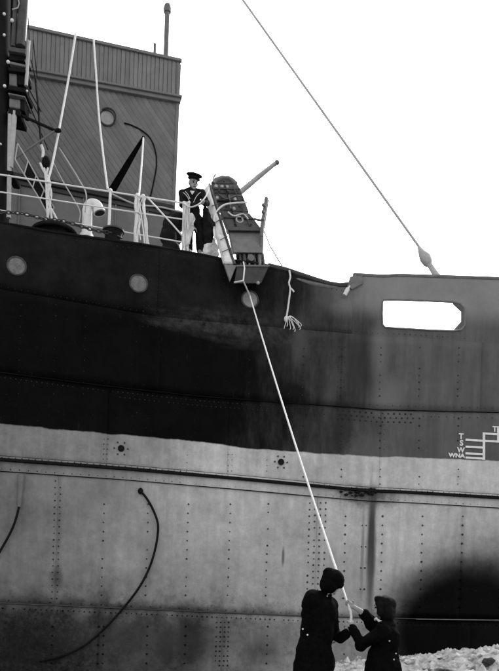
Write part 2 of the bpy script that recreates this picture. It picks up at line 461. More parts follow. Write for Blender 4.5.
hole = [(PH(u, v).x, PH(u, v).z) for u, v in hp]
XE = PH(480, 300).x+1.2
bulwark(XS, XE, hole); bulwark(XE+.004, XE+4.5); bulwark(XE+4.504, XR)
rim = MB(); hpts = [Vector((x, plan(x)-.035, z)) for x, z in hole]; rim.tube(hpts+[hpts[0], hpts[1]], .022, 6); rim.build('opening_rim', M['midgrey'], ship)
fl = MB()
fl.prism([PH(453, 303, .12), PH(464, 303, .12), PH(464, 331, .12), PH(452, 331.5, .12), PH(461.5, 321, .12), PH(461.5, 311, .12)], (0, .05, 0)); fl.build('opening_gusset', M['midgrey'], ship, smooth=False)
for (a, b) in (((378, 310), (462, 311.3)), ((378, 318.6), (462, 319.6))):
    MB().tube([PH(*a, .9), PH(*b, .9)], .004, 6).build('guard_wire', M['lightgrey'], ship)

# inner shell so that no light comes through the joints
bm = bmesh.new(); prev = None
for i in range(140):
    X = XL+(XR-XL)*i/139; t = cTL(X)-.02 if X < XS-.05 else c5(X)+.02
    c = [bm.verts.new((X, plan(X)+.02, z)) for z in (ZB, 1.5, 3.5, t)]
    if prev:
        for k in range(3): bm.faces.new((prev[k], c[k], c[k+1], prev[k+1]))
    prev = c
me = bpy.data.meshes.new('inner_shell'); bm.to_mesh(me); bm.free(); me.materials.append(M['black']); link(bpy.data.objects.new('inner_shell', me), ship)
# deck
bm = bmesh.new(); prev = None
for i in range(100):
    X = XL+(XR-XL)*i/99; z = (cTL(X)-.03 if X < XS else c5(X)-.1)
    c = [bm.verts.new((X-.25*d, plan(X)+.03+d, z)) for d in (0, 4, 12)]
    if prev:
        for k in range(2): bm.faces.new((prev[k], c[k], c[k+1], prev[k+1]))
    prev = c
me = bpy.data.meshes.new('deck'); bm.to_mesh(me); bm.free(); me.materials.append(M['darkgrey']); link(bpy.data.objects.new('deck', me), ship)

# bulwark rail, sheer rail and the swelling round the step
def along(fz, X0, X1, off, n=60): return [Vector((X0+(X1-X0)*i/n, plan(X0+(X1-X0)*i/n)-off, fz(X0+(X1-X0)*i/n))) for i in range(n+1)]
MB().tube(along(cTR, XS, XR, .01, 80), .045, 8).build('bulwark_rail', M['midgrey'], ship)
MB().tube([Vector((XS, plan(XS)-.02, cTL(XS)-.05)), Vector((XS+.03, plan(XS)-.02, cTR(XS)-.02))], .05, 8).build('bulwark_end', M['midgrey'], ship)
MB().tube(along(lambda x: cTL(x)-.02, XL, PH(268, 265).x, .02, 90), .028, 6).build('deck_edge_bar', M['black'], ship)
MB().tube(along(lambda x: cTL(x)-.02, PH(268, 265).x, XS, .03, 50), .05, 8).build('rolled_rail', M['darkgrey'], ship)
sw = [(290, 277), (300, 280.5), (312, 284), (325, 286.5), (336, 287.5), (346, 287.5)]
MB().tube(catmull([PH(u, v, .0) for u, v in sw], 6), [.012]+[.012+.045*math.sin(math.pi*i/31)**.6 for i in range(1, 30)]+[.012], 10).build('moulding_highlight', M['midgrey'], ship)  # paler tapered tube stands in for the highlight along the rail moulding
MB().prism([PH(350, 277, -.05), PH(362, 276, -.05), PH(363, 284, -.05), PH(352, 290, -.05), PH(347, 287, -.05)], (0, -.03, 0)).build('corner_plate', M['midgrey'], ship, bevel=.008)

# rubbing bar
def strip(fz, X0, X1, dz0, dz1, off, thick, name, m, n=160, hullmat=False):
    bm = bmesh.new(); prev = None; uvl = bm.loops.layers.uv.new('hull')
    for i in range(n+1):
        X = X0+(X1-X0)*i/n; z = fz(X); y = plan(X)-off
        c = [bm.verts.new((X, y+thick, z+dz0)), bm.verts.new((X, y, z+dz0+.004)), bm.verts.new((X, y, z+dz1-.004)), bm.verts.new((X, y+thick, z+dz1))]
        if prev:
            for k in range(4): bm.faces.new((prev[k], c[k], c[(k+1) % 4], prev[(k+1) % 4]))
        prev = c
    for f in bm.faces:
        for lp in f.loops: lp[uvl].uv = (lp.vert.co.x, 2+(lp.vert.co.z-cB(lp.vert.co.x))/(cP(lp.vert.co.x)-cB(lp.vert.co.x)))
    bmesh.ops.recalc_face_normals(bm, faces=bm.faces)
    me = bpy.data.meshes.new(name); bm.to_mesh(me); bm.free(); me.materials.append(m); return link(bpy.data.objects.new(name, me), ship)
strip(cB, XL, XR, -.205, .085, .070, .03, 'belt_plate', M['hull'])
strip(cB, XL, XR, -.022, .036, .150, .085, 'rubbing_bar', M['black'])
strip(cB, XL, XR, -.216, -.204, .076, .02, 'belt_edge', M['black'])
strip(cB, XL, XR, .084, .094, .074, .02, 'belt_edge', M['darkgrey'])
strip(cD, XL, XR, -.012, .012, .056, .02, 'seam_edge', M['darkgrey'])
strip(c4, XL, XR, -.01, .006, .056, .02, 'seam_edge', M['black'])
pcl = [PH(u, 619.2+(u-416)*.012, -.075) for u in range(416, 520, 8)]; MB().tube(pcl, .010, 6).build('seam_highlight', M['midgrey'], ship)  # added pale tube in place of the lit edge of the seam
# bent and rusted lump where the bar is dented
lump = MB()
for i in range(46):
    u = random.gauss(364, 9); p = PH(u, 491.5+random.uniform(-2.5, 4.5), -.13); lump.ball(p, random.uniform(.015, .045), 1, (1.4, .7, .8))
tag(lump.build('rust_crust', M['black'], ship), kind='stuff')

# rivets
rb = bmesh.new(); ruv = rb.loops.layers.uv.new('hull')
def rivet(X, Z, r=.019, off=.05):
    l = 0
    zs = [f(X) for f in LEV]
    for i in range(6):
        if Z <= zs[i+1] or i == 5: l = max(0, i+(Z-zs[i])/(zs[i+1]-zs[i])); break
    y = plan(X)-off-wob(X, Z); r *= random.uniform(.8, 1.15)
    c = [rb.verts.new((X+r*math.cos(k*math.pi/3), y+.004, Z+r*math.sin(k*math.pi/3))) for k in range(6)]
    c2 = [rb.verts.new((X+.6*r*math.cos(k*math.pi/3), y-r*.55, Z+.6*r*math.sin(k*math.pi/3))) for k in range(6)]
    fs = [rb.faces.new(c2)]+[rb.faces.new((c[k], c[(k+1) % 6], c2[(k+1) % 6], c2[k])) for k in range(6)]
    for f in fs:
        for lp in f.loops: lp[ruv].uv = (X, l)
ROFF = [.030, .042, .030, .030, .040, .030]
def vrow(u, v0, v1, n=None, sp=.23, r=.019):
    X = xat(u, (v0+v1)/2); za, zb = PH(u, v1).z, PH(u, v0).z
    k = int((zb-za)/sp)
    for i in range(k+1):
        z = za+(zb-za)*(i+.5)/(k+1)
        if random.random() < .05: continue
        l = 0; zs = [f(X) for f in LEV]
        l = max([i2 for i2 in range(7) if z >= zs[i2]] or [0]); rivet(X+random.uniform(-.004, .004), z, r, ROFF[min(l, 5)])
def hrow(fz, dz, X0, X1, sp, r, off):
    n = int((X1-X0)/sp)
    for i in range(n):
        X = X0+sp*i
        if random.random() < .03: continue
        rivet(X, fz(X)+dz, r, off)
xa = xat(-60, 500); xb = xat(560, 500)
hrow(cD, -.10, XL, xb+3, .10, .019, .030); hrow(cD, .05, XL, xb+3, .19, .013, .048)
hrow(c4, -.09, XL, xat(330, 400), .095, .015, .030); hrow(c4, -.19, xat(120, 400), xat(330, 400), .095, .014, .030)
for dz_ in (-.08, -.17, -.26): hrow(c4, dz_, xat(338, 400)+(.05 if dz_ == -.17 else 0), xat(420, 400), .125, .024, .030)
hrow(c4, -.12, xat(424, 400), xb+2, .17, .015, .030); hrow(c4, .09, xat(300, 400), xb+2, .17, .013, .040)
hrow(cB, .060, XL, xb+3, .12, .012, .070); hrow(cB, -.165, XL, xb+3, .16, .012, .070)
hrow(cP, -.03, XL, XL+.1, .2, .01, .03)
hrow(c5, .06, XL, xb, .12, .011, .030)
hrow(cTL, -.13, XL, XS-.1, .11, .013, .030)
for u in (103, 147, 187, 229, 267): vrow(u, 500, 600, sp=.19, r=.021)
for u in (361, 365): vrow(u, 515, 600, sp=.5, r=.024)
for u in (344, 381, 421, 461, 500): vrow(u, 512, 612, sp=.20, r=.027)
for u in (54, 59): vrow(u, 478, 602, sp=.13, r=.018)
for u in (104, 107.5): vrow(u, 437, 462, sp=.10, r=.014)
for k, u in enumerate((308, 313.5, 318.5, 324)): vrow(u, 500, 612, sp=.14, r=.024)
for u in (216, 220, 224, 228): vrow(u, 620, 668, sp=.11, r=.021)
for u in (52, 98, 103, 147, 185, 267, 344, 381): vrow(u, 622, 668, sp=.2, r=.024)
for u in (303, 341, 380, 419, 458): vrow(u, 345, 400, sp=.17, r=.020); vrow(u, 415, 452, sp=.17, r=.023); vrow(u, 466, 488, sp=.17, r=.02)
for u in (228, 232, 267, 187): vrow(u, 452, 474, sp=.15, r=.012)
for u in (144, 149, 157, 162): vrow(u, 262, 330, sp=.11, r=.012)
for u in (338, 344): vrow(u, 345, 400, sp=.11, r=.012)
for u in (224, 228): vrow(u, 270, 320, sp=.12, r=.012)
for u in (384, 341): vrow(u, 418, 452, sp=.12, r=.012)
for u in (20, 55, 85, 250, 290): vrow(u, 300, 400, sp=.24, r=.012)
me = bpy.data.meshes.new('rivet_rows'); bmesh.ops.recalc_face_normals(rb, faces=rb.faces)
for f in rb.faces: f.smooth = False
rb.to_mesh(me); rb.free(); me.materials.append(M['rivet']); o = bpy.data.objects.new('rivet_rows', me); link(o, ship); tag(o, kind='stuff')

# portholes in the side
HN = Vector((.249, -.968, 0))
def porthole(u, v, r=.172, off=-.034, m=None, nrm=HN, parent=ship, dead=False):
    c = PH(u, v, off)
    rt = MB().ring(c, nrm, r, .020, 28, 8).build('porthole', M['darkgrey'], parent)
    if parent is ship:
        MB().disc(c-nrm*.01, nrm, r*.97, .018, 28).build('porthole_glass', m or M['glass'], rt)
        b = MB()
        for k in range(6):
            a = k*math.pi/3; d = (nrm.orthogonal().normalized()*math.cos(a)+nrm.cross(nrm.orthogonal().normalized())*math.sin(a))
            b.ball(c+d*(r+.0)+nrm*.02, .011, 1)
        tag(b.build('rim_bolt', M['darkgrey'], rt), kind='stuff')
    else:
        MB().disc(c-nrm*.01, nrm, r*.97, .018, 28).build('porthole_glass', m or M['glass'], parent)
        tag(rt)
    return rt
porthole(16.5, 266); porthole(138.5, 283.5); porthole(250, 299.5, m=mat('porthole_glass_bright', .16, .3, .3, 5, .05, spec=.3))
# bolted scupper flanges: a dark hole ringed by bolts
for u, v in ((121, 448.5), (281, 462)):
    c = PH(u, v, -.034)
    q = MB().disc(c, HN, .066, .02, 14).build('scupper_flange', M['black'], ship)
    b = MB(); a0 = HN.orthogonal().normalized(); b0 = HN.cross(a0)
    for k in range(6):
        a = k*math.pi/3+.3; b.ball(c+(a0*math.cos(a)+b0*math.sin(a))*.135+HN*.006, .021, 1, (1, .6, 1))
    tag(b.build('flange_bolt', M['darkgrey'], q), kind='stuff')

# hanging black hoses against the side (fixed to the hull at their heads)
def hose(pts, name='scupper_hose'):
    q = catmull([PH(u, v, -.10) for u, v in pts], 8)
    o = MB().tube(q, .024, 8).build(name, M['black'], None)
    return o
h1 = hose([(140.5, 491), (147, 499), (154, 512), (158, 526), (156, 545), (150, 566), (140, 586), (125, 606), (106, 627), (85, 645), (62, 656), (40, 661)])
MB().ball(PH(140.5, 491, -.09), .055, 2, (1, .7, 1.2)).build('hose_head', M['black'], h1)
tag(h1, 'long curved black hose hanging in a wide arc on the grey lower side', 'hose', 'hoses hanging down the lower side')
h2 = hose([(21, 477), (20.5, 490), (18.5, 508), (14, 524), (8, 537), (0, 551), (-12, 572), (-30, 596)])
MB().tube([PH(21, 475, -.08), PH(20.8, 484, -.09), PH(19, 507, -.1)], [.07, .06, .035], 8).build('hose_head', M['midgrey'], h2)
tag(h2, 'short curved black hose at the left edge below the rubbing bar', 'hose', 'hoses hanging down the lower side')

# load line marks with their letters
lw = .05
def mark(pts, w=.045):
    for a, b in zip(pts, pts[1:]):
        pa, pb = PH(*a, -.036), PH(*b, -.036); t = (pb-pa).normalized(); nn = Vector((0, 1, 0)).cross(t).normalized()*w/2
        MB().prism([pa-nn-t*w*.45, pb-nn+t*w*.45, pb+nn+t*w*.45, pa+nn-t*w*.45], (0, -.006, 0)).build('load_line', M['white'], ship, smooth=False)
mark([(466.5, 439.8), (482.6, 440.8)]); mark([(466.5, 446.8), (482.6, 447.6)]); mark([(466.5, 453.4), (482.6, 454.2)]); mark([(466.5, 457.6), (482.6, 458.6)])
mark([(484, 433.6), (484, 458.8)], .055); mark([(485.5, 433.6), (497, 434.3)]); mark([(485.5, 441), (510, 442.2)]); mark([(498.5, 429), (498.2, 441)]); mark([(499.5, 436), (512, 436.8)])
def letters(txt, u, v, h, sc=1.0):
    c = bpy.data.curves.new('t', 'FONT'); c.body = txt; c.size = h*1.45; c.align_x = 'CENTER'; c.align_y = 'CENTER'; c.extrude = .004; c.offset = .006
    o = bpy.data.objects.new('t', c); COL.objects.link(o); dg = bpy.context.evaluated_depsgraph_get()
    me = bpy.data.meshes.new_from_object(o.evaluated_get(dg)); bpy.data.objects.remove(o)
    me.materials.clear(); me.materials.append(M['white']); p = PH(u, v, -.04)
    ob = bpy.data.objects.new('load_line_letter', me); link(ob, ship)
    ob.matrix_world = Matrix.Translation(p) @ Matrix.Rotation(R(4), 4, 'Z') @ Matrix.Rotation(R(90), 4, 'X') @ Matrix.Diagonal((sc, 1, 1, 1))
letters('T', 461.2, 436.5, .115, 1.0); letters('S', 461.6, 443.2, .115, 1.0); letters('W', 461, 450.2, .105, 1.0); letters('WNA', 456.8, 455.6, .085, 1.15)
letters('TF', 496.5, 429.3, .11, 1.0)

# ---------------------------------------------------------------- deckhouse
OD = 2.6
house = MB()
hu = [(-60, 7), (180.5, 60.5)]
def HP(u, v, d=0): return PH(u, v, OD+d)
A, B, C_, D_ = HP(-70, 5), HP(180.5, 60.5), HP(171, 262), HP(-70, 215)
back = Vector((-.249, .968, 0))*4.0
dh = MB().hexa([A, B, C_, D_], [A+back, B+back, C_+back, D_+back]).build('deckhouse', M['wood_pl'], ship, smooth=False)
# plane frame of the wall
E1 = (Vector((B.x, B.y, 0))-Vector((A.x, A.y, 0))).normalized(); E2 = Vector((0, 0, 1)); NO = Vector((.249, -.968, 0)).normalized()
def w2(p): return ((p-A).dot(E1), p.z)
def clip(poly, edge):
    (ax, ay), (bx, by) = edge; out = []
    side = lambda p: (bx-ax)*(p[1]-ay)-(by-ay)*(p[0]-ax)
    for i in range(len(poly)):
        p, q = poly[i], poly[(i+1) % len(poly)]; sp, sq = side(p), side(q)
        if sp >= 0: out.append(p)
        if sp*sq < 0:
            t = sp/(sp-sq); out.append((p[0]+(q[0]-p[0])*t, p[1]+(q[1]-p[1])*t))
    return out
def boards(quad, ang, wdt, gap, proud, tilt):
    "planks laid at ang across a convex quad of the wall (counter clockwise)"
    mb = MB(); c, s = math.cos(ang), math.sin(ang)
    ts = [-p[0]*s+p[1]*c for p in quad]; t = min(ts)-wdt
    while t < max(ts):
        e = wdt-gap; big = 40
        strip_ = [(-s*t-c*big, c*t-s*big), (-s*t+c*big, c*t+s*big), (-s*(t+e)+c*big, c*(t+e)+s*big), (-s*(t+e)-c*big, c*(t+e)-s*big)]
        ed = [(quad[i], quad[(i+1) % 4]) for i in range(4)]; pl = strip_
        for x in ed:
            pl = clip(pl, x)
            if len(pl) < 3: break
        if len(pl) >= 3:
            front, bk = [], []
            for (x, z) in pl:
                f = ((-x*s+z*c)-t)/e
                base = Vector((A.x, A.y, 0))+E1*x; base.z = z
                front.append(base+NO*(proud+tilt*f)); bk.append(base+NO*.001)
            Fv = [mb.bm.verts.new(p) for p in front]; Bv = [mb.bm.verts.new(p) for p in bk]; n = len(Fv)
            mb.bm.faces.new(Fv)
            for i in range(n): mb.bm.faces.new((Fv[i], Fv[(i+1) % n], Bv[(i+1) % n], Bv[i]))
        t += wdt
    return mb
def q2(*uv): return [w2(HP(u, v)) for u, v in uv]
up = boards(q2((-70, 56), (178.5, 99), (180, 62), (-70, 6.5)), R(90), .098, .012, .02, .008).build('vertical_board', M['wood_pl'], dh, smooth=False); tag(up, kind='stuff')
lo = boards(q2((-70, 160), (172.5, 206), (178, 104), (-70, 60)), R(-52), .115, .014, .015, .022).build('diagonal_board', M['wood_pl'], dh, smooth=False); tag(lo, kind='stuff')
def bar(a, b, h, t, name, m, parent=dh, d0=0.0, **kw):
    pa, pb = HP(*a, -d0), HP(*b, -d0); dz = Vector((0, 0, h))
    return MB().hexa([pa, pb, pb+dz, pa+dz], [pa-NO*-t, pb-NO*-t, pb+dz-NO*-t, pa+dz-NO*-t]).build(name, m, parent, bevel=.006, **kw)
bar((-70, 60), (180, 105), .10, .11, 'cornice', M['wood_pl']); bar((-70, 56.6), (181, 101.5), .05, .16, 'cornice', M['wood_pl'])
bar((-70, 8.5), (181.5, 63.5), .07, .07, 'roof_edge', M['wood_pl'])
bar((-70, 163), (173, 213), .13, .10, 'ledge_shade', M['wood_dk']); bar((-70, 167.5), (173.5, 217), .10, .045, 'ledge_shade', M['darkgrey'])  # coloured dark to stand in for the shadow under the overhang
bar((-70, 225), (173, 264), .10, .06, 'skirting', M['darkgrey'])
for u in (20, 52, 84, 116, 148): 
    pa, pb = HP(u, 175+u*.207, 0), HP(u-1, 232, 0); MB().beam(pa+NO*.02, Vector((pa.x, pa.y, pb.z))+NO*.02, .03, .03).build('panel_batten', M['wood_pl'], dh, smooth=False)
bx = MB(); pa, pb = HP(179.3, 66), HP(171.3, 260)
bx.beam(pa+NO*.03, pb+NO*.03, .07, .06); bx.build('corner_post', M['wood_pl'], dh, smooth=False)
ph = porthole(107, 118, .17, OD-.05, mat('deckhouse_glass', .22, .3, .3, 4, .05, spec=.5), NO, dh); ph['label'] = 'round porthole in the diagonal boarding'
c = PH(107, 118, OD-.06); MB().tube([c+Vector((.19*math.cos(a), 0, .19*math.sin(a)))+NO*.05 for a in [R(-30+10*i) for i in range(17)]], .022, 6).build('rim_shade', M['wood_dk'], dh)  # added dark arc, imitates shade on the porthole's upper right edge
# pipes on the roof
MB().tube([HP(165.5, 66, 1.0), HP(167.3, 12, 1.0)], .062, 12).build('flue_pipe', M['midgrey'], dh)
MB().tube([HP(167.3, 12.5, 1.0), HP(167.4, 9, 1.0), HP(167.6, 5, 1.0)], [.09, .10, .075], 12).build('flue_cap', M['midgrey'], dh)
MB().tube([HP(154.5, 60, .6), HP(154.8, 44, .6)], .035, 8).build('roof_pin', M['midgrey'], dh)
# dark cable stapled in an arc on the boarding
MB().tube(catmull([HP(u, v, -.05) for u, v in ((124, 123), (131, 125), (141, 130), (150, 138), (155, 150), (156.5, 164), (154, 180), (150, 198))], 8), .016, 6).build('wall_cable', M['black'], dh)

# ---------------------------------------------------------------- railing
rail = MB().tube([PH(-30, 170, .12), PH(183, 203, .12)], .017, 8).build('railing', M['white'], ship)
def T(u0, v0, u1, v1, r, name, m, parent, off=.12, off1=None, n=8):
    return MB().tube([PH(u0, v0, off), PH(u1, v1, off if off1 is None else off1)], r, n).build(name, m, parent)
T(-30, 187.5, 190, 220.5, .014, 'rail_bar', M['white'], rail); T(-30, 205, 190, 243.5, .014, 'rail_bar', M['white'], rail)
for (u0, v0, u1, v1, r) in ((110.3, 190.5, 108.3, 238, .028), (137.3, 195, 134.5, 243, .026), (143, 196, 147, 246, .026), (184, 203, 182.5, 251, .024), (189, 203, 187.5, 252, .024)):
    s_ = T(u0, v0, u1, v1, r, 'stanchion', M['white'], rail)
    MB().ball(PH(u0, v0, .12), r*1.5, 2).build('stanchion_ball', M['white'], s_)
T(147, 197, 172, 224, .016, 'rail_brace', M['white'], rail, .1); T(172, 224, 186, 240, .016, 'rail_brace', M['white'], rail, .1)
T(-12, 170, -12, 222, .026, 'stanchion', M['white'], rail)

# gooseneck ventilator
vb = MB(); p = PH(86.5, 238, .5); x = PH(86.5, 208, .5)
gn = catmull([p, PH(87, 222, .5), PH(87.5, 209, .5), PH(90, 204.6, .48), PH(94, 204, .45), PH(97.5, 206, .40), PH(99, 210, .38)], 5)
vent = MB().tube(gn, [.105]*10+[.098]*(len(gn)-10), 16).build('gooseneck_ventilator', M['white'], ship)
MB().tube([PH(98.4, 209, .38), PH(99.6, 213, .37)], [.11, .125], 16).build('ventilator_mouth', M['white'], vent)
MB().disc(PH(99.7, 213.3, .37), PH(99.8, 214, .37)-PH(99.3, 212, .37), .10, .006, 16).build('mouth_opening', M['black'], vent)
MB().tube([PH(86.4, 239, .5), PH(86.5, 234.5, .5)], [.17, .13], 16).build('ventilator_foot', M['white'], vent)

# ---------------------------------------------------------------- mast tower at the left edge
OM = .9
def MP(u, v, d=0): return PH(u, v, OM+d)
mast = MB().tube([MP(-4, 245), MP(-2, 100), MP(0, -40)], [.25, .24, .22], 20).build('mast', M['black'], ship)
MB().prism([MP(0, -15, .1), MP(23, -15, .1), MP(20.5, 48, .1), MP(0, 48, .1)], (0, .08, 0)).build('mast_web', M['black'], mast, smooth=False)
for a, b in (((20, 72), (41, 112)), ((24, 92), (48, 150)), ((31, 60), (36, 82)), ((33, 40), (37, 78))): MB().tube([MP(*a, .2), MP(*b, .1)], .011, 6).build('mast_stay', M['black'], mast)
for a, b, r, m in (((24, -5), (20.5, 47), .10, 'darkgrey'), ((16, -5), (13, 47), .05, 'darkgrey'), ((10, 112), (8.5, 218), .045, 'lightgrey'), ((14.3, 112), (10.2, 168), .055, 'lightgrey'), ((28.5, 41), (26, 86), .035, 'lightgrey'), ((17, 14), (14.2, 37), .02, 'lightgrey')):
    MB().tube([MP(*a, -.25), MP(*b, -.25)], r, 10).build('mast_pipe', M[m], mast)
for (x0, y0, x1, y1, h, m) in ((8, 46, 25, 49, .09, 'darkgrey'), (9, 61, 25, 64.5, .05, 'midgrey'), (8, 67, 25, 69, .07, 'black'), (8, 85, 26, 88, .09, 'black'), (8, 92.5, 25, 96, .03, 'midgrey'), (8, 108, 20, 111, .1, 'black'), (6, 170, 13, 171, .08, 'black')):
    pa, pb = MP(x0, y0, -.3), MP(x1, y1, -.3); dz = Vector((0, 0, -h))
    MB().hexa([pa, pb, pb+dz, pa+dz], [pa+Vector((0, .5, 0)), pb+Vector((0, .5, 0)), pb+dz+Vector((0, .5, 0)), pa+dz+Vector((0, .5, 0))]).build('mast_shelf', M[m], mast, bevel=.006)
for (x0, y0, x1, y1, m) in ((9, 68, 16.5, 85, 'midgrey'), (16.7, 69, 25, 84, 'black'), (9, 98, 20, 107, 'midgrey'), (9, 50, 24.5, 60, 'black'), (20.5, 97, 24.5, 110, 'black')):
    q = [MP(x0, y0, -.22), MP(x1, y0+2, -.22), MP(x1, y1+1.5, -.22), MP(x0, y1, -.22)]
    MB().prism(q, (0, .32, 0)).build('lamp_box', M[m], mast, bevel=.01)
for u, v, r in ((4, 14, .03), (12, 20.5, .038), (4, 35, .028), (8, 62, .036), (4.5, 86, .033), (27, 91, .022), (.5, 144, .022)):
    MB().ball(MP(u, v, -.3), r, 2).build('lamp_insulator', M['white'], mast)
MB().tube([MP(18, -3, -.34), MP(19, 4, -.34), MP(17.5, 8, -.34), MP(12, 9.5, -.34)], .012, 6).build('lamp_lead', M['lightgrey'], mast)
MB().tube([MP(19, 114.5, -.2), MP(57, 131.5, -.5)], .03, 8).build('bracket_arm', M['black'], mast)
MB().tube([MP(13.5, 159.5, -.2), MP(57, 129.5, -.5)], .022, 8).build('bracket_arm', M['midgrey'], mast)
MB().ball(MP(58, 130.5, -.5), .05, 2, (1.4, 1, .9)).build('bracket_ring', M['black'], mast)
MB().tube([MP(27, -2), MP(28, 18), MP(29.5, 42)], .012, 6).build('mast_stay', M['darkgrey'], mast)
MB().tube([MP(35, 76, .5), MP(38, 105, .2), MP(41, 145, -.3)], .024, 6).build('mast_stay', M['black'], mast)
MB().tube([MP(26, 90, .4), MP(39, 116, .2)], .010, 6).build('mast_stay', M['black'], mast)

# steep zig-zag ladder
lad = None
for off, m in ((.55, 'lightgrey'), (.95, 'midgrey')):
    R_ = [(17.5, 143.5), (28, 161), (36, 175.5), (44, 190), (54, 208)]; L_ = [(15, 159.5), (24, 174.5), (32.5, 187.5), (40, 200), (47.5, 214)]
    for pts in (R_, L_):
        o = MB().tube([PH(u, v, off) for u, v in pts], .014, 6).build('ladder_stringer' if lad else 'deck_ladder', M[m], lad or ship)
        lad = lad or o
    for a, b in zip(R_, L_): MB().tube([PH(*a, off), PH(*b, off)], .012, 6).build('ladder_strut', M[m], lad)
for i in range(3):
    a, b, c2, d2 = (28, 161), (24, 174.5), (32.5, 187.5), (36, 175.5)
    R_ = [(28, 161), (36, 175.5), (44, 190), (54, 208)]; L_ = [(24, 174.5), (32.5, 187.5), (40, 200), (47.5, 214)]
    MB().prism([PH(*R_[i], .7), PH(*R_[i+1], .7), PH(*L_[i+1], .7), PH(*L_[i], .7)], (0, .02, 0)).build('ladder_panel', M['black'], lad, smooth=False)

# things on the deck ------------------------------------------------
def rope(pts, r, m='rope', off=None, n=8, seg=8):
    q = catmull(pts, seg); return MB().tube(q, r, n)
# tackle hanging by the mast
tk = empty('rope_tackle', 'hanging tackle of white rope and dark pulley blocks beside the mast', 'tackle', loc=(0, 0, 0))
rope([PH(41, 145, .6), PH(43, 151, .6), PH(42.5, 158, .6)], .03).build('upper_rope', M['rope'], tk)
MB().ball(PH(46, 162, .6), .11, 2, (.8, .6, 1.2)).build('pulley_block', M['black'], tk)
for pts in (((40, 163), (43, 170), (47, 177), (48, 190), (50, 205), (52, 222)), ((48, 168), (46, 178), (51, 192), (49, 210), (46, 224)), ((45, 172), (50, 184), (47, 200), (54, 214), (60, 226)), ((44, 168), (46, 182), (46.5, 196), (47.5, 218))):
    rope([PH(u, v, .5) for u, v in pts], .022, seg=5).build('rope_fall', M['rope'], tk)
MB().ball(PH(50, 200, .52), .07, 2, (.7, .6, 1.5)).build('pulley_block', M['black'], tk)
# dark heap under the tackle
hp_ = MB(); base = PH(54, 236, .45)
for i in range(5):
    r = .44-.07*i; hp_.ring(base+Vector((0, 0, .02+.045*i)), (random.uniform(-.1, .1), random.uniform(-.1, .1), 1), r, .035, 28, 7)
hp_.ball(base+Vector((0, 0, .0)), .40, 2, (1, .8, .55))
tag(hp_.build('rope_coil', M['canvas_dk']), 'dark low heap of coiled tarred rope at the deck edge under the tackle', 'rope coil')
# anchor-like chain slung along the rail
ch = MB(); pts = catmull([PH(u, v, .02) for u, v in ((-25, 209), (0, 212), (22, 213.5), (45, 219), (62, 221), (80, 226), (96, 230.5), (110, 233), (121, 238))], 24)
acc = 0; last = pts[0]; k = 0
for p, q in zip(pts, pts[1:]):
    acc += (q-p).length
    if acc > .078:
        acc = 0; t = (q-last).normalized() if (q-last).length > 1e-6 else (q-p).normalized(); last = q
        side = (t.cross(Vector((0, 1, 0))) if k % 2 else Vector((0, 1, 0))+t*.2); k += 1
        nn = side.normalized(); a = t; b = nn.cross(t).normalized(); lp = []
        for i in range(12):
            an = 2*math.pi*i/12; lp.append(q+a*.058*math.cos(an)+b*.03*math.sin(an))
        ch.tube(lp+[lp[0]], .0125, 6, caps=False)
tag(ch.build('chain', M['darkgrey']), 'dark iron chain slung low along the deck railing past the white ventilator', 'chain')
# black pot-like fairlead where the chain ends
fb = MB(); c = PH(113, 237, .15); fb.tube([c+Vector((0, 0, -.12)), c+Vector((0, 0, .05)), c+Vector((0, 0, .10))], [.17, .17, .2], 14)
o = fb.build('mooring_bitt', M['black'], ship); MB().disc(c+Vector((0, 0, .10)), (0, 0, 1), .22, .03, 16).build('bitt_cap', M['darkgrey'], o)
# dark spar leaning from the deck over to the house wall
sp = MB().tube([PH(111, 192, .9), PH(127, 165, 1.3), PH(143.5, 137.5, 1.7)], [.08, .065, .035], 12).build('boat_boom', M['tar'])
tag(sp, 'thick black spar leaning diagonally in front of the boarded deckhouse', 'spar')
tag(rope([PH(143.3, 138, 1.65), PH(141.5, 165, .9), PH(139, 195, .15)], .02).build('guy_rope', M['rope']), 'white rope from the tip of the black spar down to the rail', 'rope', 'ropes hanging over the deck')
# pale rope bundle lashed to the middle stanchions
bd = MB()
for pts_, r_ in ((((137, 195), (135.5, 205), (137, 217), (135, 232), (136, 244)), .032), (((139, 196), (138, 210), (139.5, 222), (137.5, 234), (137, 245)), .022), (((138, 197), (141, 215), (143.5, 232), (144.5, 246)), .014), (((143, 197), (140, 206), (141.5, 216), (139, 226), (140.5, 240)), .012), (((145, 198), (143, 208), (146.5, 222), (147, 236), (149, 246)), .02)):
    bd.tube(catmull([PH(u, v, .08+random.uniform(-.03, .03)) for u, v in pts_], 5), r_, 7)
for v in (197.5, 214): bd.ring(PH(137.5, v, .09), (0.1, .2, 1), .055, .016, 14, 6)
tag(bd.build('rope_bundle', M['rope']), 'bundle of white rope lashed upright to the middle railing stanchions', 'rope bundle')
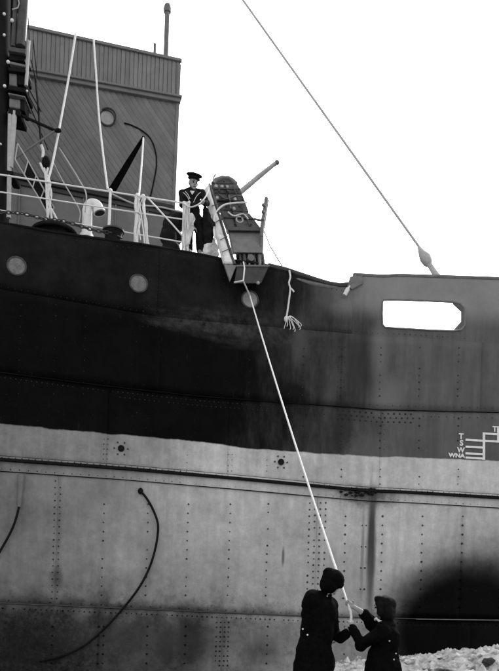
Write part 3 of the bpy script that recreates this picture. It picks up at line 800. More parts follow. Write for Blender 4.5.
# ropes running up from deck to the rigging
tag(rope([PH(75.5, 34, 1.6), PH(69, 75, 1.2), PH(63, 108, .8), PH(58, 135, .55), PH(52, 165, .4), PH(47, 183, .3)], .024).build('halyard', M['rope']), 'white rope falling from the deckhouse roof to the tackle by the mast', 'rope', 'ropes hanging over the deck')
tag(rope([PH(93.5, 39, 1.9), PH(96, 75, 1.5), PH(98.5, 112, 1.1), PH(102.5, 150, .6), PH(107.5, 189, .15)], .022).build('halyard', M['rope']), 'white rope falling past the deckhouse porthole to the thick rail stanchion', 'rope', 'ropes hanging over the deck')
tag(rope([PH(59, 148, .8), PH(68, 162, .7), PH(79, 180, .6), PH(86, 194, .45), PH(85, 212, .4)], .014).build('slack_line', M['lightgrey']), 'thin grey slack line ending just above the white ventilator', 'rope', 'ropes hanging over the deck')
tag(rope([PH(52, 160, .8), PH(62, 180, .7), PH(74, 200, .6), PH(80, 212, .45), PH(79, 222, .4)], .012).build('slack_line', M['lightgrey']), 'thin grey slack line left of the white ventilator', 'rope', 'ropes hanging over the deck')
tag(rope([PH(112, 194, .2), PH(135, 204, .3), PH(160, 207, .4), PH(182, 212, .2)], .016).build('slack_line', M['lightgrey']), 'pale line sagging just under the top rail between stanchions and sailor', 'rope', 'ropes hanging over the deck')
# black tarpaulin bundle
tb = MB(); c = PH(173, 238, .7)
for i in range(9): tb.ball(c+Vector((random.uniform(-.12, .12), random.uniform(-.1, .15), -.30+.09*i)), random.uniform(.17, .23), 3, (1, .9, 1))
o = tb.build('tarpaulin_bundle', M['canvas_dk']); md = o.modifiers.new('r', 'REMESH'); md.mode = 'VOXEL'; md.voxel_size = .03; md.use_smooth_shade = True
tag(o, 'tall bundle under black tarpaulin behind the rail at the sailor\'s right hand', 'tarpaulin bundle')

# ---------------------------------------------------------------- the inclined gangway gear with its canvas side
gw = empty('gangway', 'dark inclined boarding gangway with light canvas side hung over the ship\'s edge', 'gangway')
def offat(v): return 1.0-(v-180)/86*1.15       # leans outboard towards its foot
def GP(u, v, d=0): return PH(u, v, offat(v)+d)
def slab(pts, th, name, m, d=0, bev=.012, parent=gw):
    return MB().prism([GP(u, v, d) for u, v in pts], Vector((-.1, .95, .25))*th).build(name, m, parent, bevel=bev)
deckp = mat('gangway_planks', .035, .09, .7, 12, .4)
slab([(211, 184), (238, 184.5), (242, 193), (214, 193)], .30, 'gangway_board', deckp)
slab([(214.4, 194), (242.4, 194), (249, 212), (220.5, 210)], .28, 'gangway_board', deckp, .02)
slab([(220.8, 211), (249.4, 213), (260.5, 227.5), (226.8, 227)], .30, 'gangway_board', deckp, -.02)
MB().tube([GP(u, v, .05) for u, v in ((213, 184), (216, 180), (222, 178), (229, 178.6), (233, 181), (236, 184))], .05, 8).build('rounded_hood', M['midgrey'], gw)
slab([(215, 181), (222, 178.6), (229, 179), (235, 184), (213, 184)], .2, 'hood_plate', M['darkgrey'], .05)
slab([(226.5, 226.5), (261.5, 227), (262.5, 231), (228, 230.5)], .35, 'cross_shelf', M['darkgrey'], -.10)
slab([(228.6, 231), (260.5, 231.3), (262.8, 253), (233, 252.5)], .22, 'front_panel', M['midgrey'], .0)
slab([(236, 254), (264, 254.5), (266, 266), (238, 266)], .12, 'recess_back', M['black'], .30)
for u in (240, 244, 248.5, 254, 259, 263): MB().tube([GP(u, 254, .1), GP(u+1.0, 266, .1)], .035 if u in (244, 259) else .022, 8).build('gear_rod', M['midgrey' if u in (248.5, 259) else 'darkgrey'], gw)
MB().disc(GP(250, 259.5, .1), NO, .07, .09, 14).build('gear_wheel', M['midgrey'], gw)
for (ua, va, ub, vb, w_, m_) in ((214, 188.5, 240, 189, .03, 'darkgrey'), (217, 201, 245, 202, .035, 'black'), (223, 217, 253.5, 218.5, .03, 'darkgrey'), (225, 186, 236, 226, .022, 'black'), (233, 186, 250, 226, .022, 'darkgrey'), (229, 196, 231, 209, .03, 'midgrey')):
    MB().beam(GP(ua, va, -.05), GP(ub, vb, -.05), w_, w_).build('gangway_batten', M[m_], gw, smooth=False)
for (u, v, r_) in ((219, 190.5, .03), (228, 191, .03), (237, 190.5, .025), (222, 197.5, .04), (239.5, 206, .03), (226.5, 206, .035), (230, 214.5, .03), (246, 216, .04), (235, 224, .03), (251, 224, .03), (243, 199, .03), (224, 181, .03)):
    MB().ball(GP(u, v, -.04), r_, 1, (1, .7, 1)).build('gangway_bolt', M['darkgrey'], gw, smooth=False)
for (pts_, m_) in ((((214, 183), (213.5, 178), (215.5, 174.5)), 'midgrey'), (((228, 212), (234, 216), (243, 214), (248, 219)), 'canvas'), (((218, 194), (226, 199), (236, 196), (243, 197)), 'darkgrey')):
    MB().tube(catmull([GP(u, v, -.06) for u, v in pts_], 5), .017, 6).build('gangway_cord', M[m_], gw)
# foot tray, a box hung outboard
fr = [GP(237, 266.3, -.30), GP(269, 266.3, -.30), GP(261, 283.5, -.02), GP(234, 283.5, -.02)]; bk = [GP(238, 265.5, .35), GP(268, 265.5, .35), GP(261, 281, .2), GP(236, 281, .2)]
MB().hexa(fr, bk).build('foot_tray', M['darkgrey'], gw, bevel=.012)
MB().tube([GP(236.5, 266, -.31), GP(269.5, 266, -.31)], .022, 8).build('tray_lip', M['midgrey'], gw)
MB().ball(GP(258, 283, -.1), .035, 2).build('tray_knob', M['lightgrey'], gw)
# canvas-dressed side board
cvb = bmesh.new(); nl = 26; g1 = []
for i in range(nl+1):
    t = i/nl; row = []
    for j in range(6):
        s_ = j/5; a = Vector((203.5+(224.5-203.5)*t, 190+(264-190)*t)); b = Vector((209+(234-209)*t, 184.5+(264.5-184.5)*t)); q = a.lerp(b, s_)
        p = GP(q.x, q.y, -.12); p += NO*(.035*noise.noise(Vector((t*9, s_*2.5, 1)))+.03*math.sin(s_*math.pi)); row.append(cvb.verts.new(p))
    g1.append(row)
for i in range(nl):
    for j in range(5): cvb.faces.new((g1[i][j], g1[i][j+1], g1[i+1][j+1], g1[i+1][j]))
ret = bmesh.ops.extrude_face_region(cvb, geom=list(cvb.faces))
for v in [e for e in ret['geom'] if isinstance(e, bmesh.types.BMVert)]: v.co -= NO*.06
bmesh.ops.recalc_face_normals(cvb, faces=cvb.faces)
for f in cvb.faces: f.smooth = True
me = bpy.data.meshes.new('canvas_side'); cvb.to_mesh(me); cvb.free(); me.materials.append(M['canvas']); link(bpy.data.objects.new('canvas_side', me), gw)
MB().tube([GP(203.2, 190, -.13), GP(224, 264, -.13)], .022, 8).build('side_rail', M['lightgrey'], gw)
MB().tube([GP(209.4, 184.5, -.1), GP(234.6, 264.5, -.13)], .03, 8).build('side_rail', M['darkgrey'], gw)
MB().prism([GP(224, 264, -.14), GP(236.5, 265, -.14), GP(230, 281.5, -.14)], NO*-.05).build('side_foot', M['midgrey'], gw, bevel=.006)
for (u, v) in ((216, 186.5), (222, 186.8), (227, 187), (235, 199.5), (233.8, 208.8), (217, 198)):
    MB().disc(GP(u, v, -.01), NO, .042, .03, 12, .03).build('round_fitting', M['lightgrey'], gw)
MB().ring(GP(239.5, 219.8, -.03), (0.2, -1, .2), .07, .02, 16, 6).build('lifting_ring', M['lightgrey'], gw)
MB().tube(catmull([GP(u, v, -.16) for u, v in ((215, 240), (213.5, 226), (215, 214), (223, 205.5), (234, 203), (247, 202.5))], 6), .018, 8).build('lashing_line', M['rope'], gw)
for a, b in (((212, 206), (219, 203)), ((216, 222), (223, 218)), ((220, 240), (228, 236)), ((222, 252), (231, 248))):
    MB().tube([GP(*a, -.2), GP(*b, -.2)], .008, 6).build('canvas_lashing', M['darkgrey'], gw)
MB().tube([PH(266.5, 198, .2), PH(262, 228, .15), PH(261.5, 262, .1)], [.04, .045, .03], 8).build('side_post', M['midgrey'], gw)
MB().tube([PH(268, 200, .5), PH(264, 228, .3)], .02, 8).build('side_post', M['darkgrey'], gw)
for v in (205, 212, 219, 236, 246): MB().ball(PH(263.5-(v-205)*.05, v, .12), .045, 1).build('post_cleat', M['midgrey'], gw)
MB().tube([PH(254, 219, .3), PH(264, 221, .2)], .025, 8).build('side_post', M['midgrey'], gw)

dv = MB().tube([PH(240, 192.5, 2.0), PH(259, 176.5, 1.8), PH(276.5, 162.5, 1.6)], [.062, .058, .045], 12).build('davit_spar', M['lightgrey'])
MB().ball(PH(277, 162.5, 1.6), .06, 2).build('spar_head', M['midgrey'], dv)
tag(dv, 'grey spar slanting up to the right behind the gangway against the white sky', 'spar')
MB().tube([PH(277, 163, 1.6), PH(270, 183, 1.2), PH(262.5, 212, .4)], .011, 6).build('spar_stay', M['midgrey'], dv)
MB().tube([PH(262, 226, .3), PH(270, 246, .2), PH(285, 271, .05)], .012, 6).build('spar_stay', M['midgrey'], dv)
MB().tube([PH(277, 163, 1.6), PH(290, 215, 1.0), PH(309, 274, .1)], .004, 5).build('spar_stay', M['lightgrey'], dv)

# long stay to the bulwark with its turnbuckle
stn = MB().tube([PH(225, -25, 5.5), PH(420, 248, .4)], .030, 8).build('wire_stay', M['lightgrey'])  # light grey imitates halation round the stay and its block
MB().tube([PH(419, 247, .4), PH(422, 253, .36), PH(425.5, 258, .33), PH(428.5, 263.5, .3), PH(430, 266, .28)], [.035, .085, .13, .10, .04], 10).build('stay_block', M['lightgrey'], stn)
MB().tube([PH(429.5, 264.5, .28), PH(438, 277.5, .12)], [.06, .075], 10).build('stay_shackle', M['lightgrey'], stn)
tag(stn, 'long wire stay slanting down from the sky to a block on the bulwark', 'wire stay')

# rope end hanging over the side, with its frayed knot
hr = rope([PH(289.3, 270.5, -.09), PH(290.3, 277, -.1), PH(289, 283, -.1), PH(290.2, 289, -.1), PH(289, 300, -.1), PH(287.3, 312, -.1), PH(285.6, 322, -.1)], .019).build('hanging_rope', M['rope'])
MB().ball(PH(286, 319, -.12), .055, 2, (.8, .7, 1.2)).build('rope_knot', M['rope'], hr)
for e in ((290, 317, 295, 330), (291, 316, 298, 323), (288, 317, 290.5, 328), (287, 319, 284.8, 327), (292, 316.5, 299, 326), (292, 317, 301, 325), (290, 317.5, 300, 328), (287, 318, 287.5, 325), (289, 318, 293.5, 328)):
    rope([PH(286, 318.5, -.13), PH(e[0], e[1], -.15), PH(e[2], e[3]-1, -.13), PH(e[2]-.6, e[3]+1.5, -.12)], .0075, seg=5).build('frayed_strand', M['rope'], hr)
rope([PH(290.2, 288, -.1), PH(292.5, 290, -.12), PH(294, 292, -.12)], .018, seg=4).build('frayed_strand', M['rope'], hr)
tag(hr, 'short white rope with a frayed knot hanging over the dark side by the gangway', 'rope')
sr = rope([PH(349.8, 286, -.12), PH(347, 290.5, -.13), PH(344.5, 295.3, -.12)], [.02]*4+[.045]*9, seg=6).build('rope_end', M['rope'])
tag(sr, 'tiny white rope stub poking out below the step in the bulwark', 'rope')

# ---------------------------------------------------------------- people
def blob(parts, vox=.008, name='body', m=None, parent=None, smooth=4, post=None):
    mb = MB()
    for q in parts:
        if q[0] == 'c':                                    # tapered limb
            pts, rs = q[1], q[2]
            mb.tube(pts, rs, 14)
            for p, r in zip(pts, rs): mb.ball(p, r, 2)
        else:                                              # ellipsoid: centre, radii, rotation
            mb.ball(q[1], 1, 3, q[2], q[3] if len(q) > 3 else None)
    o = mb.build(name, m, None)
    md = o.modifiers.new('r', 'REMESH'); md.mode = 'VOXEL'; md.voxel_size = vox
    if smooth: s2 = o.modifiers.new('s', 'SMOOTH'); s2.factor = .5; s2.iterations = smooth
    dg = bpy.context.evaluated_depsgraph_get(); me = bpy.data.meshes.new_from_object(o.evaluated_get(dg))
    bpy.data.objects.remove(o)
    for f in me.polygons: f.use_smooth = True
    me.materials.clear(); me.materials.append(m)
    if post:
        for v in me.vertices: v.co = post(v.co)
    o = bpy.data.objects.new(name, me); link(o, parent); return o
def grow(ps, g):
    return [('c', q[1], [x+g for x in q[2]]) if q[0] == 'c' else ('e', q[1], tuple(x+g for x in q[2]))+tuple(q[3:]) for q in ps]
def frame(fwd, up=Vector((0, 0, 1))):
    f = Vector(fwd).normalized(); r = f.cross(up).normalized(); u = r.cross(f)
    return Matrix((r, f, u)).transposed()                  # local x right, y forward, z up
def head_parts(c, fr, s=1.0):
    g = lambda x, y, z: Vector(c)+fr @ (Vector((x, y, z))*s)
    return [('e', g(0, -.012, .02), (.074*s, .092*s, .098*s), fr), ('e', g(0, .022, -.045), (.055*s, .062*s, .062*s), fr),
            ('e', g(0, .066, -.088), (.026*s, .022*s, .02*s), fr),
            ('c', [g(0, .082, .012), g(0, .104, -.022)], [.009*s, .014*s]), ('c', [g(-.012, .088, -.028), g(.012, .088, -.028)], [.010*s, .010*s]),
            ('c', [g(-.035, .074, .022), g(.035, .074, .022)], [.016*s, .016*s]),
            ('c', [g(-.02, .082, -.052), g(.02, .082, -.052)], [.010*s, .010*s]),
            ('e', g(.074, -.005, -.005), (.012*s, .022*s, .032*s), fr), ('e', g(-.074, -.005, -.005), (.012*s, .022*s, .032*s), fr)]
def face_marks(c, fr, parent, s=1.0):
    g = lambda x, y, z: Vector(c)+fr @ (Vector((x, y, z))*s)
    for sx in (-1, 1):
        MB().ball(g(.031*sx, .080, .004), .010*s, 2).build('eye', M['hair'], parent)
        MB().tube([g(.045*sx, .086, .024), g(.031*sx, .094, .027), g(.016*sx, .093, .024)], .004*s, 6).build('eyebrow', M['hair'], parent)
    MB().tube([g(-.022, .090, -.054), g(0, .095, -.053), g(.022, .090, -.054)], .004*s, 6).build('mouth', M['skin'], parent)
def hand_parts(wrist, palm_dir, side_dir, curl_dir, s=1.0, grip=1.0):
    "palm, four bent fingers of unequal length and a thumb leaving the palm's side"
    d = Vector(palm_dir).normalized(); sd_ = Vector(side_dir); sd_ = (sd_-d*sd_.dot(d)).normalized(); cd = Vector(curl_dir); cd = (cd-d*cd.dot(d)-sd_*cd.dot(sd_)).normalized()
    w = Vector(wrist); out = []
    for k in (-1.2, -.4, .4, 1.2): out.append(('c', [w+sd_*.012*k*s, w+d*.075*s+sd_*.019*k*s], [.016*s, .0135*s]))
    for k, ln in zip((-1.5, -.5, .5, 1.5), (.062, .076, .08, .07)):
        b = w+d*.078*s+sd_*.0195*k*s; a = [R(25*grip), R(80*grip), R(140*grip)]; pts = [b]; L = ln*s
        for an, fr_ in zip(a, (.42, .33, .25)): pts.append(pts[-1]+(d*math.cos(an)+cd*math.sin(an))*L*fr_)
        out.append(('c', pts, [.0095*s, .009*s, .0085*s, .0075*s]))
    b = w+d*.022*s+sd_*.024*s; out.append(('c', [b, b+(d*.5+sd_*.7+cd*.4).normalized()*.038*s, b+(d*.5+sd_*.7+cd*.4).normalized()*.038*s+(d*.7+cd*.8).normalized()*.032*s], [.013*s, .011*s, .009*s]))
    return out

DW = 8.7
def Wp(u, v, d=0): return P(u, v, DW+d)
# --- the rope they haul
rp = [GP(244.5, 268, -.36), GP(243.6, 281, -.33), PH(249.5, 293, -.35), PH(262, 336, -.6)]
end = Wp(348, 604.5, 0)
a, b = PH(250, 296, -.4), end
pts = []
for i in range(41):
    t = i/40; p = a.lerp(b, t); p.z -= .22*4*t*(1-t)*.35; pts.append(p)
line = [GP(243.5, 262, -.33), GP(244.5, 268, -.36), GP(243.3, 281, -.34)]+pts
line += [Wp(350.5, 611, 0), Wp(351.3, 617, 0), Wp(350, 627, 0), Wp(346.5, 633.5, .05), Wp(338, 640, .16), Wp(328, 646, .24), Wp(322, 652, .27)]
hl = MB().tube(line, .0145, 8).build('hauling_rope', M['rope'])
b2 = Vector((Wp(320, 660).x, DW+.36, .06))
MB().tube(catmull([Wp(322, 652, .27), Vector((b2.x, DW+.36, .4)), b2, b2+Vector((.25, .1, -.03)), b2+Vector((.1, .3, -.03)), b2+Vector((-.2, .2, -.03))], 8), .0145, 8).build('rope_tail', M['rope'], hl)
MB().tube([GP(234.5, 282.5, -.12), GP(240, 281.5, -.3), GP(243.5, 280.5, -.34)], .018, 8).build('rope_hitch', M['rope'], hl)
tag(hl, 'long white rope running from the gangway foot down to the hands of two people', 'rope')

# --- left person: back to us, head bent to the right
pl = empty('person', 'person in black coat and round dark cap seen from behind, left of the rope', 'person', 'people hauling on the rope')
z0 = Wp(314, 660); px, py = z0.x, DW+.02
hc = Wp(332.5, 583.5, .02); fr1 = frame((.75, .62, -.25), Vector((.25, 0, 1)))
ls, rs_ = Wp(310, 605, -.02), Wp(330, 606, .16)
lh = Wp(344, 634, .02)
def G1(x, y, z): return hc+fr1 @ Vector((x, y, z))
body1 = head_parts(hc, fr1)+[
    ('c', [Wp(322, 603, .03), Wp(328, 593, .02), hc], [.07, .055, .052]),
    ('e', Wp(319, 614, .03), (.17, .115, .17)), ('e', Wp(317, 640, .03), (.145, .11, .2)), ('e', Vector((px, py, .86)), (.17, .12, .13)),
    ('c', [ls, Wp(322, 600, .04), rs_], [.07, .075, .07]),
    ('c', [ls, Wp(309, 628, -.05), Wp(314, 640, .0)], [.055, .045, .04]),
    ('c', [rs_, Wp(331, 633, .17), Wp(341, 637, .06), Wp(346.5, 633, .02)], [.055, .045, .034, .027]),
    ('c', [Vector((px-.09, py, .85)), Vector((px-.1, py+.02, .47)), Vector((px-.1, py, .09))], [.09, .06, .042]),
    ('c', [Vector((px+.09, py, .85)), Vector((px+.1, py+.02, .47)), Vector((px+.11, py, .09))], [.09, .06, .042]),
    ('c', [Vector((px-.1, py-.02, .05)), Vector((px-.1, py+.16, .035))], [.045, .035]), ('c', [Vector((px+.11, py-.02, .05)), Vector((px+.12, py+.16, .035))], [.045, .035])]
body1 += hand_parts(Wp(345.5, 633.5, .02), Wp(350.5, 628, .0)-Wp(345.5, 633.5, .02), (0, 0, 1), (.2, -1, .1), .85, .9)
body1 += hand_parts(Wp(315, 640, .12), (1, .3, 0), (0, 0, 1), (.2, 1, .1), .8, .8)
blob(body1, .0065, 'body', M['skin'], pl, 2)
coat1 = [
    ('c', [Wp(318, 668, .03), Wp(317, 645, .03), Wp(319, 622, .03), Wp(318, 608, .03)], [.195, .165, .165, .155]),
    ('e', Wp(313, 602, .01), (.12, .15, .145)), ('e', Wp(325, 607, .06), (.12, .15, .10)),
    ('c', [Wp(311, 603, 0), Wp(320, 598, .03), Wp(329, 606, .1)], [.085, .085, .085]),
    ('c', [Wp(323, 600, .03), Wp(327, 595.5, .02)], [.075, .062]),
    ('c', [Wp(310, 604, 0), Wp(307.5, 628, -.03), Wp(312, 641, .05)], [.08, .068, .06]),
    ('c', [Wp(330, 607, .14), Wp(332.5, 634, .15), Wp(340, 637.5, .08), Wp(346, 634.5, .03)], [.085, .085, .068, .056]),
    ('c', [Wp(307.5, 668, .03), Wp(308, 640, .02)], [.11, .08]), ('c', [Wp(323.5, 668, .03), Wp(322, 640, .03)], [.115, .10]),
    ('c', [Vector((px, py, .32)), Vector((px, py, .62))], [.27, .215]), ('c', [Vector((px-.08, py, .30)), Vector((px+.10, py, .3))], [.22, .22])]
def rum1(co, amp=.014):
    q = Vector((co.x*9, co.y*9, co.z*4)); f = abs(noise.noise(q+Vector((2, 2, 2))))
    return co+Vector((noise.noise(co*7), noise.noise(co*7+Vector((5, 5, 5))), noise.noise(co*5+Vector((9, 1, 3)))))*amp+Vector((noise.noise(co*22), noise.noise(co*22+Vector((5, 5, 5))), 0))*amp*.45+Vector((0, -1, 0))*(.2-f)*amp*1.2
blob(coat1+grow(body1[10:16], .024)+[('c', [Vector((px, py, .55)), Vector((px, py, .88)), Wp(316, 640, .03)], [.235, .20, .165]), ('c', [Wp(306.5, 668, .0), Wp(307, 648, .0), Wp(309.5, 620, .0)], [.12, .095, .085])], .012, 'coat', M['wool'], pl, 3, rum1)
capr = frame((.75, .62, -.25), Vector((.3, 0, 1)))
cap1 = [('c', [G1(.085, .045, .0), G1(.0, .085, .03), G1(-.085, .045, .0)], [.035, .035, .035]), ('e', G1(-.03, -.06, .09), (.075, .07, .06), fr1), ('e', G1(0, -.015, .035), (.118, .125, .118), fr1), ('e', G1(0, -.04, -.02), (.11, .10, .11), fr1), ('c', [G1(.07, -.04, -.06), G1(0, -.09, -.07), G1(-.07, -.04, -.06)], [.045, .045, .045])]
blob(grow(cap1, .004), .008, 'cap', M['wool'], pl, 1, lambda c: rum1(c, .011))
for u, v in ((302.8, 629), (307.5, 634.8)):
    MB().disc(Wp(u, v, -.17 if u > 305 else -.06), (0, -1, 0), .009, .008, 12).build('coat_button', M['white'], pl)

# --- right person: facing left, bobbed dark hair, both hands up on the rope
pr = empty('person', 'person in black coat with bobbed dark hair facing left, hands raised on the rope', 'person', 'people hauling on the rope')
hc2 = Wp(382.8, 608.5, 0); fr2 = frame((-.95, .18, .08), Vector((-.05, 0, 1)))
def G2(x, y, z): return hc2+fr2 @ Vector((x, y, z))
qx = Wp(382, 660).x; qy = DW
body2 = head_parts(hc2, fr2, .97)+[
    ('c', [Wp(386, 627, 0), Wp(385.5, 617, 0), hc2], [.06, .05, .05]),
    ('e', Wp(384, 640, 0), (.12, .15, .16)), ('e', Wp(382, 662, 0), (.12, .14, .18)), ('e', Vector((qx, qy, .70)), (.13, .16, .12)),
    ('c', [Wp(382, 629, .14), Wp(386, 626, 0), Wp(382, 630, -.14)], [.06, .065, .06]),
    # far arm: raised, forearm bare
    ('c', [Wp(381, 629, .12), Wp(371, 624.5, .1), Wp(361, 611.5, .03), Wp(353, 606.5, .01)], [.052, .042, .032, .025]),
    # near arm: elbow down, forearm up
    ('c', [Wp(380, 631, -.14), Wp(360.5, 646, -.1), Wp(353, 628, -.02)], [.052, .042, .027]),
    ('c', [Vector((qx, qy-.09, .70)), Vector((qx-.02, qy-.09, .38)), Vector((qx, qy-.1, .08))], [.08, .052, .038]),
    ('c', [Vector((qx, qy+.09, .70)), Vector((qx-.02, qy+.09, .38)), Vector((qx, qy+.1, .08))], [.08, .052, .038]),
    ('c', [Vector((qx+.02, qy-.1, .045)), Vector((qx-.15, qy-.1, .032))], [.04, .032]), ('c', [Vector((qx+.02, qy+.1, .045)), Vector((qx-.15, qy+.1, .032))], [.04, .032])]
body2 += hand_parts(Wp(354, 607, .01), Wp(347.5, 603, .0)-Wp(354, 607, .01), (.1, 0, 1), (0, -1, -.3), .88, .75)
body2 += hand_parts(Wp(353, 628.5, -.02), Wp(350.3, 620, 0)-Wp(353, 628.5, -.02), (-1, -.2, .1), (.1, 1, 0), .85, .85)
b2o = blob(body2, .006, 'body', M['skin'], pr, 2)
face_marks(hc2, fr2, pr, .97)
coat2 = [
    ('c', [Wp(384, 671, 0), Wp(383.5, 655, 0), Wp(385, 638, 0), Wp(387, 630, 0)], [.165, .145, .14, .12]),
    ('c', [Wp(380, 671, 0), Wp(379, 655, 0)], [.17, .13]),
    ('c', [Wp(381, 631, .13), Wp(388, 627, 0), Wp(382, 633, -.13)], [.08, .09, .08]), ('e', Wp(391, 640, 0), (.095, .17, .17)),
    ('c', [Wp(381, 630, .12), Wp(371.5, 623.5, .1), Wp(364, 613.5, .05)], [.085, .082, .062]),
    ('c', [Wp(380, 634, -.14), Wp(361.5, 644, -.11), Wp(354.8, 631.5, -.03)], [.085, .072, .054]),
    ('c', [Wp(385, 622, 0), Wp(386, 629, 0)], [.065, .09]),
    ('c', [Vector((qx+.02, qy, .30)), Vector((qx+.01, qy, .62))], [.24, .185]), ('c', [Vector((qx, qy-.06, .3)), Vector((qx, qy+.06, .3))], [.22, .22])]
blob(coat2+grow(body2[10:14], .024)+[('c', [Vector((qx, qy, .5)), Vector((qx, qy, .75)), Wp(383, 650, 0)], [.20, .18, .15]), ('c', [Wp(391, 671, 0), Wp(389.5, 655, 0), Wp(389, 640, 0)], [.12, .10, .10])]+grow([('c', body2[14][1][:2]+[body2[14][1][1].lerp(body2[14][1][2], .8)], [.052, .042, .034]), body2[15]], .02), .012, 'coat', M['wool'], pr, 3, rum1)
hair2 = [('e', G2(0, -.03, .045), (.093, .103, .098), fr2), ('e', G2(0, -.052, -.02), (.098, .085, .12), fr2), ('e', G2(0, .035, .095), (.07, .055, .035), fr2),
         ('c', [G2(.082, .025, .03), G2(.088, .018, -.06)], [.026, .03]), ('c', [G2(-.082, .025, .03), G2(-.088, .018, -.06)], [.026, .03]),
         ('e', G2(0, -.075, -.06), (.085, .06, .07), fr2)]
blob(grow(hair2, .009), .007, 'hair', M['hair'], pr, 1, lambda c: rum1(c, .016))
blob([('c', [Wp(376.5, 618.5, -.05), Wp(379, 621, -.09), Wp(384, 622, -.1)], [.010, .014, .008]), ('c', [Wp(376.5, 618.5, .05), Wp(375.5, 619.5, 0), Wp(376.5, 618.5, -.05)], [.015, .018, .015])], .005, 'collar', M['canvas'], pr, 1)
for u, v in ((389.5, 641), (396, 653.5), (394, 659.5)): MB().disc(Wp(u, v, -.2), (0, -1, 0), .008, .008, 12).build('coat_button', M['lightgrey'], pr)
# make the two buttons sit on the cloth: they are shallow discs sewn at the hip and back vent

# --- the sailor on deck
ps = empty('person', 'sailor in flat round cap and dark uniform leaning on the rail by the gangway', 'person')
OS = .42
def SP(u, v, d=0): return PH(u, v, OS+d)
hs = SP(193.3, 183.2, -.05); fr3 = frame((.45, -.85, -.35))
def G3(x, y, z): return hs+fr3 @ Vector((x, y, z))
sb = head_parts(hs, fr3, 1.22)+[
    ('c', [SP(191.5, 192), SP(192, 187), hs], [.065, .058, .055]),
    ('e', SP(191.5, 200), (.155, .12, .18)), ('e', SP(192, 211), (.155, .12, .17)), ('e', SP(192.5, 217), (.16, .125, .12)),
    ('c', [SP(183.5, 193.5), SP(191.5, 191), SP(200.5, 193.2)], [.06, .065, .06]),
    ('c', [SP(182, 193), SP(182.5, 204.5, -.1), SP(194, 205, -.32), SP(199.5, 202.5, -.36)], [.062, .05, .036, .028]),
    ('c', [SP(202, 193), SP(206.5, 203, -.1), SP(204.5, 203.5, -.3), SP(203, 202.5, -.35)], [.062, .05, .036, .028]),
    ('c', [SP(189.5, 219), SP(188.5, 234), SP(189, 249)], [.095, .065, .045]), ('c', [SP(196, 219), SP(199, 233), SP(199.5, 250)], [.095, .065, .045]),
    ('c', [SP(189, 250.5), SP(190, 253, -.16)], [.05, .04]), ('c', [SP(199.5, 251.5), SP(200.5, 254, -.16)], [.05, .04])]
sb += hand_parts(SP(199, 202.5, -.36), (1, -.15, -.1), (0, 0, 1), (0, -1, -.2), .95, .7)
sb += hand_parts(SP(204, 202.6, -.35), (-.6, -.6, -.4), (0, 0, 1), (-.4, .4, -.8), .95, .7)
blob(sb, .0075, 'body', M['skin'], ps, 2); face_marks(hs, fr3, ps, 1.22)
jk = [('e', SP(191.5, 199), (.18, .15, .21)), ('e', SP(192, 212), (.165, .14, .18)),
      ('c', [SP(184.5, 195), SP(191.5, 192.2, -.02), SP(199.5, 194.3)], [.075, .085, .075]),
      ('c', [SP(182, 193.5), SP(182.3, 205, -.1), SP(193.5, 205.3, -.3)], [.07, .062, .05]),
      ('c', [SP(202, 193.5), SP(207, 203.5, -.1), SP(205, 204, -.28)], [.07, .062, .05]), ('c', [SP(192, 214), SP(193, 221)], [.16, .165])]
blob(jk+grow(sb[10:16], .018), .012, 'jumper', M['navy'], ps, 2, lambda c: rum1(c, .012))
tr = [('c', [SP(193, 218), SP(193, 223)], [.15, .14]), ('c', [SP(189.5, 220), SP(188.8, 234), SP(188.8, 249)], [.115, .09, .085]), ('c', [SP(197, 220), SP(201, 232, -.02), SP(201.5, 249)], [.12, .11, .095])]
blob(tr+grow(sb[16:18], .02), .012, 'trousers', M['navy'], ps, 2, lambda c: rum1(c, .012))
blob([('e', G3(0, -.01, .150), (.172, .172, .040), fr3), ('e', G3(0, -.01, .10), (.122, .132, .055), fr3)], .008, 'cap', M['navy'], ps, 2)
MB().ring(G3(0, -.005, .082), fr3 @ Vector((0, 0, 1)), .118, .014, 24, 6).build('cap_band', M['black'], ps)
# sailor collar: pale stripes and shirt laid on the front of the jumper
def on_chest(u, v): return SP(u, v, -.175-.03*max(0, 1-abs(u-191.5)/9))
for pts_ in (((183, 192.5), (186, 195), (188.5, 199), (191.3, 206)), ((200.5, 192.3), (197.5, 195), (195, 199), (192, 206)), ((185, 191.3), (187.8, 194.3), (190, 199))):
    MB().tube(catmull([on_chest(u, v) for u, v in pts_], 5), .0065, 6).build('collar_stripe', M['canvas'], ps)
MB().prism([on_chest(190, 191.2), on_chest(194.5, 191.4), on_chest(192.2, 195)], (0, -.02, 0)).build('shirt_front', M['canvas'], ps)
MB().tube([on_chest(191.7, 198), on_chest(191.5, 202), on_chest(192.2, 206.5)], [.018, .024, .012], 8).build('neckerchief', M['black'], ps)
# pale cloth hung over the rail beside the sailor
cb = bmesh.new(); gg = []
for i in range(15):
    t = i/14; row = []
    for j in range(9):
        s_ = j/8; u = 184.5+(9+3*t+1.5*math.sin(t*7))*s_-1.5*t*math.sin(t*3); v = 214+t*(24+9*math.sin(s_*5+.6)); p = PH(u, v, .08); p += NO*(.04*math.sin(s_*11+t*5)+.05*noise.noise(Vector((s_*4, t*5, 3)))); row.append(cb.verts.new(p))
    gg.append(row)
for i in range(14):
    for j in range(8): cb.faces.new((gg[i][j], gg[i][j+1], gg[i+1][j+1], gg[i+1][j])).smooth = True
me = bpy.data.meshes.new('canvas_cloth'); cb.to_mesh(me); cb.free(); me.materials.append(M['canvas']); o = bpy.data.objects.new('canvas_cloth', me); link(o)
sm = o.modifiers.new('t', 'SOLIDIFY'); sm.thickness = .012
tag(o, 'pale canvas cloth hanging on the rail in front of the sailor\'s legs', 'cloth')
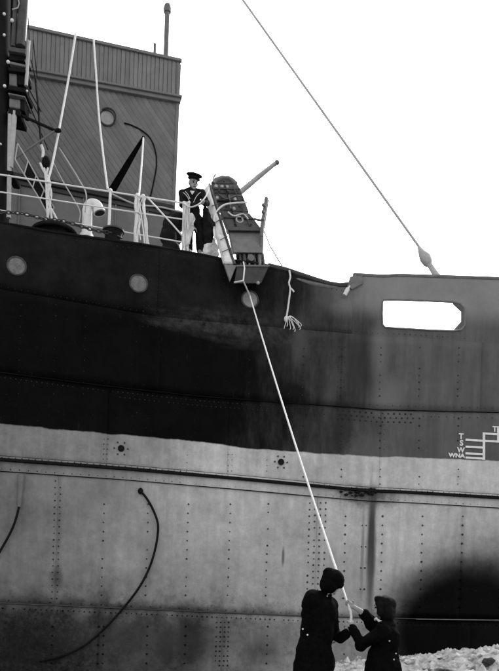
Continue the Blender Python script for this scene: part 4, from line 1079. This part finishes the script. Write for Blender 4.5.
tag(MB().tube(catmull([PH(183, 203, .05), PH(190, 207, .0), PH(199, 204, -.02), PH(206, 196, .1), PH(209, 188, .3)], 6), .014, 6).build('lashing_rope', M['rope']), 'white rope looping from the rail end past the sailor\'s hands to the gangway top', 'rope')
wr = MB()
for k in range(3): wr.tube(catmull([PH(183+k*2.0+random.uniform(-.8, .8), v, .06+random.uniform(-.03, .03)) for v in (202, 214, 227, 240, 251)], 4), random.uniform(.012, .02), 6)
tag(wr.build('rope_bundle', M['rope']), 'bundle of white rope tied round the end stanchions left of the sailor', 'rope bundle')
# pale bag beside his feet
bg_ = [('c', [PH(213.5, 255, .3), PH(212, 246, .3), PH(210.5, 236, .3)], [.13, .10, .05]), ('c', [PH(206, 256, .15), PH(208, 247, .2), PH(210, 238, .25)], [.09, .07, .04]), ('c', [PH(216, 256, .3), PH(215, 247, .3), PH(212, 237, .3)], [.07, .07, .04])]
o = blob(bg_, .016, 'canvas_bag', M['canvas'], None, 2, lambda c: rum1(c, .05)); tag(o, 'pale canvas bag slumped on deck between sailor and gangway', 'bag')
o = blob([('c', [PH(205, 210, .25), PH(209, 225, .25), PH(208, 243, .25)], [.07, .13, .08])], .02, 'dark_coat', M['navy'], None, 2, lambda c: rum1(c, .03)); tag(o, 'dark coat draped over the gangway rail at the sailor\'s left hand', 'coat')

# ---------------------------------------------------------------- rubble bank on the quay at the right
def bank_z(x, y):
    cy = 11.7; prof = max(0, 1-((y-cy)/1.8)**2)
    lx = min(1, max(0, (x-.35)/.9)); lx = lx*lx*(3-2*lx)
    h = .77+.13*max(-.6, min(2.8, x-1.4))
    n1 = noise.noise(Vector((x*2.2, y*2.2, 0))); n2 = abs(noise.noise(Vector((x*6, y*5, 2)))); n3 = abs(noise.noise(Vector((x*14, y*12, 5)))); n4 = noise.noise(Vector((x*30, y*26, 8)))
    return prof**.6*h*lx+.05*n1+.11*(n2-.2)+.07*(n3-.2)+.03*n4
sheet('rubble_bank', -1.6, 14, 9.8, 13.2, -.05, M['stone'], 520, 110, bank_z)
stn_ = MB(); random.seed(3)
for i in range(420):
    x = random.uniform(.5, 8.5); y = random.uniform(10.0, 12.9); r = .015+.07*random.random()**3
    rot = Matrix.Rotation(random.uniform(0, 6), 3, 'Z') @ Matrix.Rotation(random.uniform(-.7, .7), 3, 'X')
    stn_.ball((x, y, bank_z(x, y)-.05+r*.1), r, 2 if r > .05 else 1, (random.uniform(.9, 1.9), random.uniform(.8, 1.3), random.uniform(.35, .8)), rot)
for v in stn_.bm.verts:
    v.co += Vector((noise.noise(v.co*13), noise.noise(v.co*13+Vector((3, 3, 3))), noise.noise(v.co*13+Vector((7, 1, 5)))))*.045
tag(stn_.build('loose_stones', M['stone'], smooth=False), 'pale broken rubble heaped on the quay bank at the lower right', 'rubble', kind='stuff')
for i, (u, v, r, lab) in enumerate(((490, 663, .075, 'larger black lump lying on the pale rubble at the lower right corner'), (485.5, 668, .04, 'smaller black lump just left of the larger one on the rubble'))):
    c = P(u, v, 10.7); zz = bank_z(c.x, c.y)-.05
    b = MB(); b.ball((c.x, c.y, max(c.z, zz+r*.4)), r, 2, (1.3, .9, .8))
    for vv in b.bm.verts: vv.co += Vector((noise.noise(vv.co*20), 0, noise.noise(vv.co*20+Vector((4, 4, 4)))))*r*.5
    tag(b.build('dark_stone', M['stone_dk'], smooth=False), lab, 'stone', 'black lumps on the rubble')
